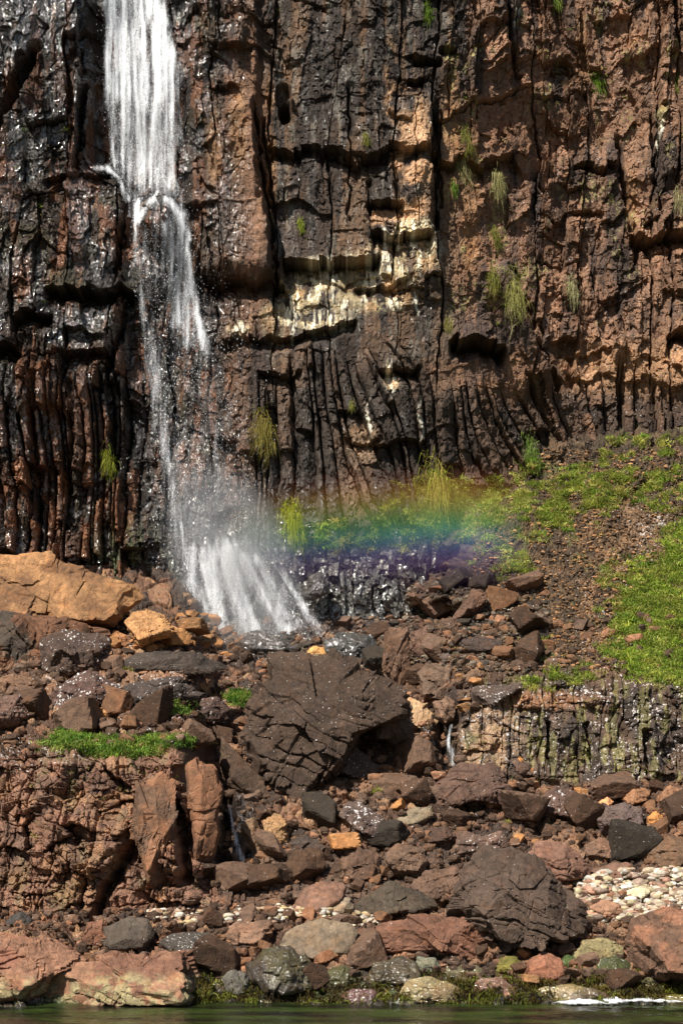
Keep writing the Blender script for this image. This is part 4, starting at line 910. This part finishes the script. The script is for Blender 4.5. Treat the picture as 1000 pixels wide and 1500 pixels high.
TU = [(680,205,15,GY,'pale tuft on the cliff above the tall orange-brown streak'),(674,238,20,[(180,172,120),(150,146,90),(200,190,140)],'straw-coloured hanging tuft high on the cliff, right of centre'),
 (728,268,17,[(160,158,104),(180,172,120)],'pale drooping tuft on the cliff below the straw-coloured tuft'),(724,345,13,GY,'green tuft on the cliff directly over the long hanging weeds'),
 (748,445,24,[(170,166,96),(150,150,76),(186,180,120)],'large pale hanging tuft beside the diagonal crack'),(722,420,14,GY,'smaller tuft left of the large pale hanging tuft'),(835,430,13,[(168,164,116),(190,184,140)],'grey-green tuft on the bare cliff right of the diagonal crack'),
 (655,478,10,[(160,150,90),(130,126,66)],'yellowish tuft above the black hollow in the cliff'),(388,640,24,[(150,138,64),(120,116,50),(170,150,80)],'olive hanging tuft beside the waterfall'),(426,770,24,[(190,190,50),(160,170,40),(140,150,40)],'bright yellow-green bush beside the waterfall foot'),
 (775,668,18,[(100,130,50),(130,150,70)],'deep green tuft at the base of the leaning columns'),(872,112,15,[(110,150,40),(140,170,60)],'bright green tuft near the top right of the cliff'),(988,122,14,[(120,150,50),(150,170,70)],'green tuft at the right edge near the top'),
 (992,300,14,[(170,160,116),(190,180,136)],'dry grey tuft at the right edge above the overhang'),(625,12,12,[(120,140,50),(100,130,40)],'green tuft at the very top of the cliff, right of centre'),(536,210,8,GY,'tiny green tuft alone on the dark smooth cliff face'),
 (163,682,14,[(150,150,50),(120,130,40)],'yellowish tuft on the wet columns left of the waterfall'),(640,712,26,[(190,170,90),(170,170,70),(150,160,60)],'broad golden tuft under the columns at the top of the rainbow'),(515,600,6,GY,'tiny tuft among the columns in the middle of the cliff'),
 (810,5,12,[(110,140,50),(150,160,70)],'green tuft at the top edge of the cliff, far right'),(440,326,8,[(150,160,60)],'little yellow-green tuft left of the smooth dark face'),(665,275,8,[(110,140,50)],'little green tuft on the ledge below the straw-coloured tuft')]
for i, (u, v, s_, pal, lab) in enumerate(TU):
    r = np.random.default_rng(900+i); p = np.array(cliff_at(u, v), float); p[1] -= .05
    m = s_*Yc(np.float64(u))/F; n = int(120+s_*16)
    P0 = r.normal(0, .28, (n, 3))*np.array([m*.9, .12, m*1.5])+np.array([[.12*m, 0, -.4*m]])*r.normal(0, 1.2, (n, 1))
    o = blades('grass_tuft', P0, r.uniform(.25, 1.0, n)**1.3*m*1.05, .010, vcols(n, pal, r)*.8, out=(r.normal(0,.25),-.8,.1), spread=.6, droop=1.1, seed=i)
    o.location = p.tolist(); tag(o, lab, 'bush' if 'bush' in lab else 'grass tuft', 'tufts growing on the cliff face')
    if 'bush' in lab: o.name = 'bush'
for i, (u, v, s_, lab) in enumerate([(432,1015,16,'pale weed tuft growing on the sloping face of the giant boulder'),(184,985,14,'dry upright grass tuft between the dark boulders on the left'),(465,1075,10,'small weed tuft on the lower edge of the giant boulder'),(510,985,9,'faint weed tuft near the top edge of the giant boulder'),(498,1130,10,'pale tuft by the dark gap right of the giant boulder'),(552,1160,10,'green leafy tuft in the rubble right of the giant boulder'),(742,1205,7,'tiny green tuft under the red-brown boulder')]):
    r = np.random.default_rng(950+i); Y = 57. if i in (0,2,3) else float(Ys(u, v))-.3
    p = W(float(u), float(v), Y+(1.2 if i in (0, 3) else -.2)); m = s_*Y/F; n = 110
    P0 = r.normal(0, .3, (n, 3))*np.array([m, .15, m*.6])
    o = blades('grass_tuft', P0, r.uniform(.5, 1.1, n)*m, .009, vcols(n, GY+[(180,170,110)], r), spread=.5, droop=.3, seed=50+i)
    o.location = p.tolist(); tag(o, lab, 'grass tuft', 'tufts growing among the boulders')

# ------------------------------------------------------------------ WATERFALL
STR = [ # polyline, width px, density
 ([(165,-40),(162,20),(158,90),(160,130)], 16, .72), ([(195,-40),(200,30),(205,120),(212,260)], 34, .5), ([(225,-40),(232,40),(245,120),(250,270)], 24, .58), ([(175,0),(180,60),(176,160),(190,250)], 24, .5),
 ([(215,-40),(222,0),(232,25)], 22, .74), ([(140,246),(158,246),(176,262),(186,290)], 8, .62), ([(204,292),(196,330),(200,380)], 12, .66), ([(198,365),(206,450),(218,540),(228,600)], 13, .46), ([(202,326),(214,300),(232,286),(250,296),(264,320),(278,350)], 11, .72),
 ([(236,292),(246,340),(254,400),(262,470)], 20, .58), ([(272,310),(274,360),(282,420),(298,500),(306,560)], 13, .62), ([(262,310),(268,400),(276,500)], 26, .56), ([(215,300),(214,360),(220,440)], 16, .36),
 ([(216,480),(228,560),(240,650),(262,760),(280,830)], 26, .44), ([(235,600),(270,720),(300,820)], 34, .34), ([(290,500),(310,600),(330,700),(345,800)], 34, .30), ([(320,560),(350,650),(370,740),(385,810)], 28, .26), ([(265,500),(280,620),(300,760)], 44, .26),
 ([(282,800),(278,880),(274,935)], 20, .60), ([(300,800),(314,870),(324,935)], 26, .64), ([(330,800),(348,870),(378,930)], 30, .64), ([(350,815),(385,870),(420,935)], 26, .60), ([(380,830),(420,890),(450,935)], 22, .5), ([(400,915),(440,935),(470,940)], 16, .5), ([(290,816),(340,812),(380,826)], 24, .55)]
fu = np.arange(100, 520, 2.); fv = np.arange(-60, 950, 2.5)
FU, FV = np.meshgrid(fu, fv); FU = FU.astype(f32); FV = FV.astype(f32)
def dens_at(u, v):
    r = np.zeros(u.shape, f32)
    for pts, w_, k in STR:
        q, t = seg(u, v, pts); q = q/w_
        en = 1-sm(.72, 1., t) if 500 < pts[-1][1] < 650 else 1.
        q = q*(.45+1.3*fbm(u/7, v/26, 320, 3)); r = np.maximum(r, k*np.exp(-q*q*1.1)*sm(0, .04, t+.03+(v < 0)*1)*en)
    e = np.zeros_like(r)
    L_ = np.interp(v, [-60,0,50,100,240,290,330,450,600,780,830,940], [144,144,146,148,154,184,188,198,212,232,256,258]); R_ = np.interp(v, [-60,0,50,100,250,290,400,450,520,600,700,780,830,880,940], [242,246,262,270,274,288,300,306,328,348,378,405,425,465,492])
    wob = (fbm(u/12, v/50, 310, 3)-.5)*26; inside = sm(-4, 14, u-L_+wob*.5)*sm(-4, 22, R_-u+wob)
    e = inside*np.interp(v, [0,250,300,480,560,760,850,900,940], [.62,.56,.36,.20,.13,.20,.46,.50,.44])
    fan = 250+(u-250)/(1+np.clip(v-760, 0, 200)/170.); stk = fbm(fan/4.5, v/60, 330, 4); r = r*(.55+.9*stk)+0*r; e = e*(.5+1.*stk)
    r = np.maximum(r*np.maximum(inside, ((v > 230) & (v < 320) & (u < 200))*1.), e)
    return r
def smooth_d(u, v):
    i = np.clip(np.searchsorted(cv, v), 0, len(cv)-1); j = np.clip(np.searchsorted(cu, u), 0, len(cu)-1)
    return cl_co[i, j, 1]
box = cl_co[..., 1]
def boxmin(u, v):
    r = None
    for du in (-14,-7,0,7,14):
        for dv in (-20,-10,0,10,20):
            y = smooth_d(u+du, v+dv); r = y if r is None else r+y
    return r/25
Yf = boxmin(FU, FV); Yf = np.minimum(Yf, np.interp(FV, [780, 820, 940, 950], [99, 70, 68.9, 68.7]))
for _ in range(10):
    p_ = np.pad(Yf, 3, mode='edge'); Yf = (p_[3:-3,3:-3]+p_[:-6,3:-3]+p_[6:,3:-3]+p_[3:-3,:-6]+p_[3:-3,6:])/5
Yf = Yf-.12
DN = dens_at(FU, FV)
root = bpy.data.objects.new('waterfall', None); COL.objects.link(root); root.location = (float(W(260., 940., 69.)[0]), 69., float(W(260., 940., 69.)[2]))
tag(root, 'tall white waterfall dropping down the wet left side of the cliff', 'waterfall')
rl = np.array(root.location)
for k, (off, sx, sz, spk) in enumerate(((.30, 5.5, .8, 24), (.48, 9., 1.1, 34), (.66, 3.2, .6, 30))):
    m_ = water_fall_mat('falling_water', sx, sz, 3.1+k*7, spk)
    co = W(FU, FV, Yf-off-.12*(fbm(FU/12, FV/60, 300+k)-.5)*2)
    # keep the sheet where it hangs in space: x,z follow the cliff point, y stands off
    kp = (DN[:-1, :-1] > .015)
    q = gridfaces(len(fv), len(fu), kp); a, q, dn = compact(co.reshape(-1, 3), q, DN.reshape(-1))
    o = mesh_np('water_veil', a-rl, q, m_, None, dict(dens=dn), parent=root, smooth=True)
# droplets
r = np.random.default_rng(77)
n = 170000; u = r.uniform(120, 500, n); v = r.uniform(-50, 950, n)
dd = dens_at(u.astype(f32), v.astype(f32)); dd = dd*.75+.25*np.clip(dens_at((u-8).astype(f32), v.astype(f32)), 0, 1)+.10*np.clip(blob(u, v, 310, 690, 100, 190), 0, 1)+.10*np.clip(blob(u, v, 300, 480, 50, 150), 0, 1)+.10*blob(u, v, 410, 900, 60, 45)
kk = r.random(n) < dd*.62*(.3+1.1*fbm(u/9, v/40, 78)); u, v = u[kk], v[kk]
Yd = np.minimum(boxmin(u, v), np.interp(v, [780,820,940,950], [99,70,68.9,68.7]))-r.uniform(.2, 1.3, len(u))
P = W(u, v, Yd); s_ = r.uniform(.0025, .0075, len(u))*r.choice([1,1,1,1.8], len(u)); st_ = s_*r.uniform(1., 4.5, len(u))
oc = np.array([[1,0,0],[-1,0,0],[0,1,0],[0,-1,0],[0,0,1],[0,0,-1]], float); ft = np.array([[0,2,4],[2,1,4],[1,3,4],[3,0,4],[2,0,5],[1,2,5],[3,1,5],[0,3,5]])
co = P[:, None]+oc[None]*np.stack([s_, s_, st_], 1)[:, None]
q = (ft[None]+np.arange(len(P))[:, None, None]*6).reshape(-1, 3)
M_DROP = plain_mat('water_drops', (.9, .93, .97), .25)
o = mesh_np('spray_drops', co.reshape(-1, 3)-rl, q, M_DROP, parent=root); tag(o, kind='stuff')

def cascade(lab, pts, w_, Y, seed):
    gu_ = np.arange(min(p[0] for p in pts)-w_*2, max(p[0] for p in pts)+w_*2, .5); gv_ = np.arange(pts[0][1]-4, pts[-1][1]+8, .8)
    A, B = np.meshgrid(gu_, gv_); qd, t = seg(A.astype(f32), B.astype(f32), pts); dn = np.exp(-(qd/(w_*(.4+.9*t)*(.5+1.*fbm(A/3+seed, B/9, 330, 3))))**2)*.72
    co = W(A, B, Y-.5*(B-pts[0][1])/100.+.05*np.sin(A)); kp = dn[:-1, :-1] > .03
    q = gridfaces(len(gv_), len(gu_), kp); a, q, dn = compact(co.reshape(-1, 3), q, dn.reshape(-1))
    o = mesh_np('cascade', a, q, water_fall_mat('cascade_water', 10, 1.6, seed, 28), None, dict(dens=dn)); tag(o, lab, 'cascade')
cascade('thin white cascade trickling through the black gap below the wedge rock', [(660,1062),(656,1085),(664,1118)], 6, 59.6, 1.)
cascade('small white cascade falling in the dark cleft right of the left outcrop', [(336,1180),(342,1215),(350,1245),(360,1272)], 7, 53.6, 2.)
cascade('faint trickle of water in the gap left of the thin cascade', [(600,1075),(598,1105),(602,1125)], 3, 59.6, 3.)

# ------------------------------------------------------------------ SPRAY MIST AND RAINBOW (volumes; rainbow light painted as bands of scatter colour)
def boxmesh(name, a, b, mat):
    x0, y0, z0 = a; x1, y1, z1 = b
    v = np.array([[x, y, z] for x in (x0, x1) for y in (y0, y1) for z in (z0, z1)])
    f = np.array([[0,1,3,2],[4,6,7,5],[0,4,5,1],[2,3,7,6],[0,2,6,4],[1,5,7,3]])
    return mesh_np(name, v, f, mat)
def vol_mat(name, build):
    m, t = nt(name); out = N(t, 'ShaderNodeOutputMaterial'); vs = N(t, 'ShaderNodeVolumeScatter'); t.links.new(vs.outputs[0], out.inputs['Volume'])
    vs.inputs['Anisotropy'].default_value = -.3
    build(t, vs); return m
def axisfall(t, x, c_, h_, soft):
    a = math_(t, 'ABSOLUTE', math_(t, 'SUBTRACT', x, c_)); return mapr(t, a, h_, h_-soft, 0., 1.)
YR = 65.5
zr = lambda v: CZ+(HZ-v)/F*YR
xr = lambda u: (u-500)/F*YR
def rb(t, vs):
    g = N(t, 'ShaderNodeNewGeometry'); s_ = N(t, 'ShaderNodeSeparateXYZ'); t.links.new(g.outputs['Position'], s_.inputs[0])
    x, y, z = s_.outputs
    x2 = math_(t, 'SUBTRACT', x, xr(500)); curve = math_(t, 'MULTIPLY', math_(t, 'MULTIPLY', x2, x2), .006)
    zz = math_(t, 'ADD', z, curve)
    zz = math_(t, 'SUBTRACT', zz, math_(t, 'MULTIPLY', x2, .07))
    fz = mapr(t, zz, zr(872), zr(690), 0, 1)
    cr = N(t, 'ShaderNodeValToRGB'); t.links.new(fz, cr.inputs[0]); e = cr.color_ramp.elements
    e[0].position = 0; e[0].color = (0, 0, 0, 1); e[1].position = 1; e[1].color = (0, 0, 0, 1)
    for p, c_ in ((.14,(.05,.02,.10)),(.26,(.24,.12,.50)),(.36,(.10,.26,.85)),(.45,(.03,.85,.72)),(.56,(.15,.95,.12)),(.67,(.8,.85,.04)),(.78,(1.,.48,.05)),(.88,(.25,.06,.03))):
        q = e.new(p); q.color = (*c_, 1)
    gl = mapr(t, math_(t, 'ABSOLUTE', math_(t, 'SUBTRACT', fz, .5)), .36, .12, 0., .25)
    t.links.new(mixrgb(t, 'MIX', gl, cr.outputs[0], (.95, .93, .9, 1)), vs.inputs['Color'])
    ax = math_(t, 'MULTIPLY', mapr(t, x, xr(320), xr(440), .0, .75), mapr(t, x, xr(775), xr(690), 0., 1.))
    ax = math_(t, 'MULTIPLY', ax, mapr(t, x, xr(480), xr(660), .75, 1.5))
    n = N(t, 'ShaderNodeTexNoise'); n.inputs['Scale'].default_value = .8; t.links.new(g.outputs['Position'], n.inputs['Vector'])
    t.links.new(math_(t, 'MULTIPLY', math_(t, 'MULTIPLY', ax, mapr(t, n.outputs['Fac'], .3, .6, .6, 1.1)), .080), vs.inputs['Density'])
M_RB = vol_mat('rainbow_spray', rb)
o = boxmesh('rainbow', (xr(315), YR-1.6, zr(885)), (xr(785), YR+1.4, zr(680)), M_RB); tag(o, 'band of rainbow colours hanging in the spray right of the waterfall foot', 'rainbow', kind='stuff')
def ms(t, vs):
    vs.inputs['Color'].default_value = (.95, .97, 1, 1)
    g = N(t, 'ShaderNodeNewGeometry'); s_ = N(t, 'ShaderNodeSeparateXYZ'); t.links.new(g.outputs['Position'], s_.inputs[0]); x, y, z = s_.outputs
    cx = math_(t, 'ADD', xr(345), math_(t, 'MULTIPLY', math_(t, 'SUBTRACT', z, zr(860)), -.22))
    a = math_(t, 'DIVIDE', math_(t, 'SUBTRACT', x, cx), 3.0); b = math_(t, 'DIVIDE', math_(t, 'SUBTRACT', z, zr(820)), 4.6)
    rr_ = math_(t, 'SQRT', math_(t, 'ADD', math_(t, 'MULTIPLY', a, a), math_(t, 'MULTIPLY', b, b)))
    n = N(t, 'ShaderNodeTexNoise'); n.inputs['Scale'].default_value = .55; n.inputs['Detail'].default_value = 3; t.links.new(g.outputs['Position'], n.inputs['Vector'])
    t.links.new(math_(t, 'MULTIPLY', math_(t, 'MULTIPLY', mapr(t, rr_, 1., .1, 0, 1.), mapr(t, n.outputs['Fac'], .35, .65, .25, 1.2)), .26), vs.inputs['Density'])
M_MS = vol_mat('spray_mist', ms)
o = boxmesh('spray_mist', (xr(230), 66.2, zr(950)), (xr(480), 69.3, zr(640)), M_MS); tag(o, 'white spray drifting round the foot of the waterfall', 'mist', kind='stuff')

# ------------------------------------------------------------------ SEA
wx = np.concatenate([np.linspace(-400, -24, 24), np.arange(-22, 22, .06), np.linspace(24, 400, 24)]); wy = np.concatenate([np.linspace(-60, 38, 30), np.arange(39, 50, .06)])
X, Yw = np.meshgrid(wx, wy)
zw = .05*(fbm(X*.7, Yw*1.8, 400, 4)-.5)*2+.05*np.sin(Yw*1.1+X*.12+2*fbm(X*.2, Yw*.4, 401))
co = np.stack([X, Yw, zw], -1)
m, t = nt('sea_water'); out = N(t, 'ShaderNodeOutputMaterial'); b = N(t, 'ShaderNodeBsdfPrincipled'); t.links.new(b.outputs[0], out.inputs[0])
g = N(t, 'ShaderNodeNewGeometry'); mp = N(t, 'ShaderNodeMapping'); mp.inputs['Scale'].default_value = (.25, 1.1, 1); t.links.new(g.outputs['Position'], mp.inputs[0])
n = N(t, 'ShaderNodeTexNoise'); n.inputs['Scale'].default_value = 1.; n.inputs['Detail'].default_value = 3; t.links.new(mp.outputs[0], n.inputs['Vector'])
t.links.new(mixrgb(t, 'MIX', mapr(t, n.outputs['Fac'], .42, .6), (.007, .008, .005, 1), (.030, .048, .010, 1)), b.inputs['Base Color'])
n2 = N(t, 'ShaderNodeTexNoise'); n2.inputs['Scale'].default_value = 5.; n2.inputs['Detail'].default_value = 5; t.links.new(g.outputs['Position'], n2.inputs['Vector'])
bp = N(t, 'ShaderNodeBump'); bp.inputs['Strength'].default_value = .5; bp.inputs['Distance'].default_value = .12; t.links.new(n2.outputs['Fac'], bp.inputs['Height']); t.links.new(bp.outputs[0], b.inputs['Normal'])
b.inputs['Roughness'].default_value = .12; b.inputs['IOR'].default_value = 1.33
o = mesh_np('sea', co, gridfaces(len(wy), len(wx)), m, smooth=True); tag(o, kind='structure')
gx = np.arange(12.5, 21.5, .05); gy = np.arange(44.5, 47.2, .04); X, Yw = np.meshgrid(gx, gy) if False else np.meshgrid(np.arange(5.6, 11.6, .04), np.arange(45.2, 48.2, .04))
dn = np.clip(1-np.abs(Yw-(46.6+.25*np.sin(X*1.6)+.1*(X-7)))/(.5+.4*fbm(X*1.5, Yw, 8)), 0, 1)*sm(5.7, 7.2, X)*(1-sm(9.6, 11.2, X))
q = gridfaces(*X.shape, dn[:-1, :-1] > .02)
a, q, dn = compact(np.stack([X, Yw, .07+.26*dn*fbm(X*3, Yw*3, 5)], -1).reshape(-1, 3), q, dn.reshape(-1))
o = mesh_np('foam', a, q, water_fall_mat('sea_foam', 2.2, 2.2, 5., 6.), None, dict(dens=np.clip(dn*2., 0, .95))); tag(o, 'white foam of a small wave breaking at the lower right', 'foam', kind='stuff')

# ------------------------------------------------------------------ LIGHT, SKY, CAMERA
EL = math.radians(47); AZ = math.radians(-33)      # sun behind the camera, to its left
sd = np.array([math.sin(AZ)*math.cos(EL), -math.cos(AZ)*math.cos(EL), math.sin(EL)])   # direction towards the sun
L_ = bpy.data.lights.new('sun', 'SUN'); L_.energy = 5.; L_.angle = math.radians(.5); L_.color = (1., .95, .86)
so = bpy.data.objects.new('sun', L_); COL.objects.link(so)
from mathutils import Vector
so.rotation_euler = Vector(sd.tolist()).to_track_quat('Z', 'Y').to_euler()
w = bpy.data.worlds.new('World'); SC.world = w; w.use_nodes = True; t = w.node_tree
bg = t.nodes['Background']; sky = t.nodes.new('ShaderNodeTexSky'); sky.sky_type = 'NISHITA'; sky.sun_disc = False
sky.sun_elevation = EL; sky.sun_rotation = math.atan2(sd[0], sd[1]); t.links.new(sky.outputs[0], bg.inputs[0]); bg.inputs[1].default_value = .05
cd = bpy.data.cameras.new('camera'); cam = bpy.data.objects.new('camera', cd); COL.objects.link(cam); SC.camera = cam
cam.location = (0, 0, CZ); cam.rotation_euler = (math.pi/2, 0, 0)
cd.sensor_fit = 'VERTICAL'; cd.sensor_height = 24; cd.lens = F/1500*24; cd.shift_y = (HZ-750)/1500; cd.clip_end = 2000; cd.clip_start = .1
vs = SC.view_settings; vs.view_transform = 'Standard'; vs.look = 'None'; vs.gamma = 1; vs.exposure = 0.6; vs.use_curve_mapping = False
SC.cycles.transparent_max_bounces = 24; SC.cycles.max_bounces = 5; SC.cycles.volume_bounces = 0; SC.cycles.volume_step_rate = 1.; SC.cycles.volume_max_steps = 48
SC.cycles.use_denoising = True
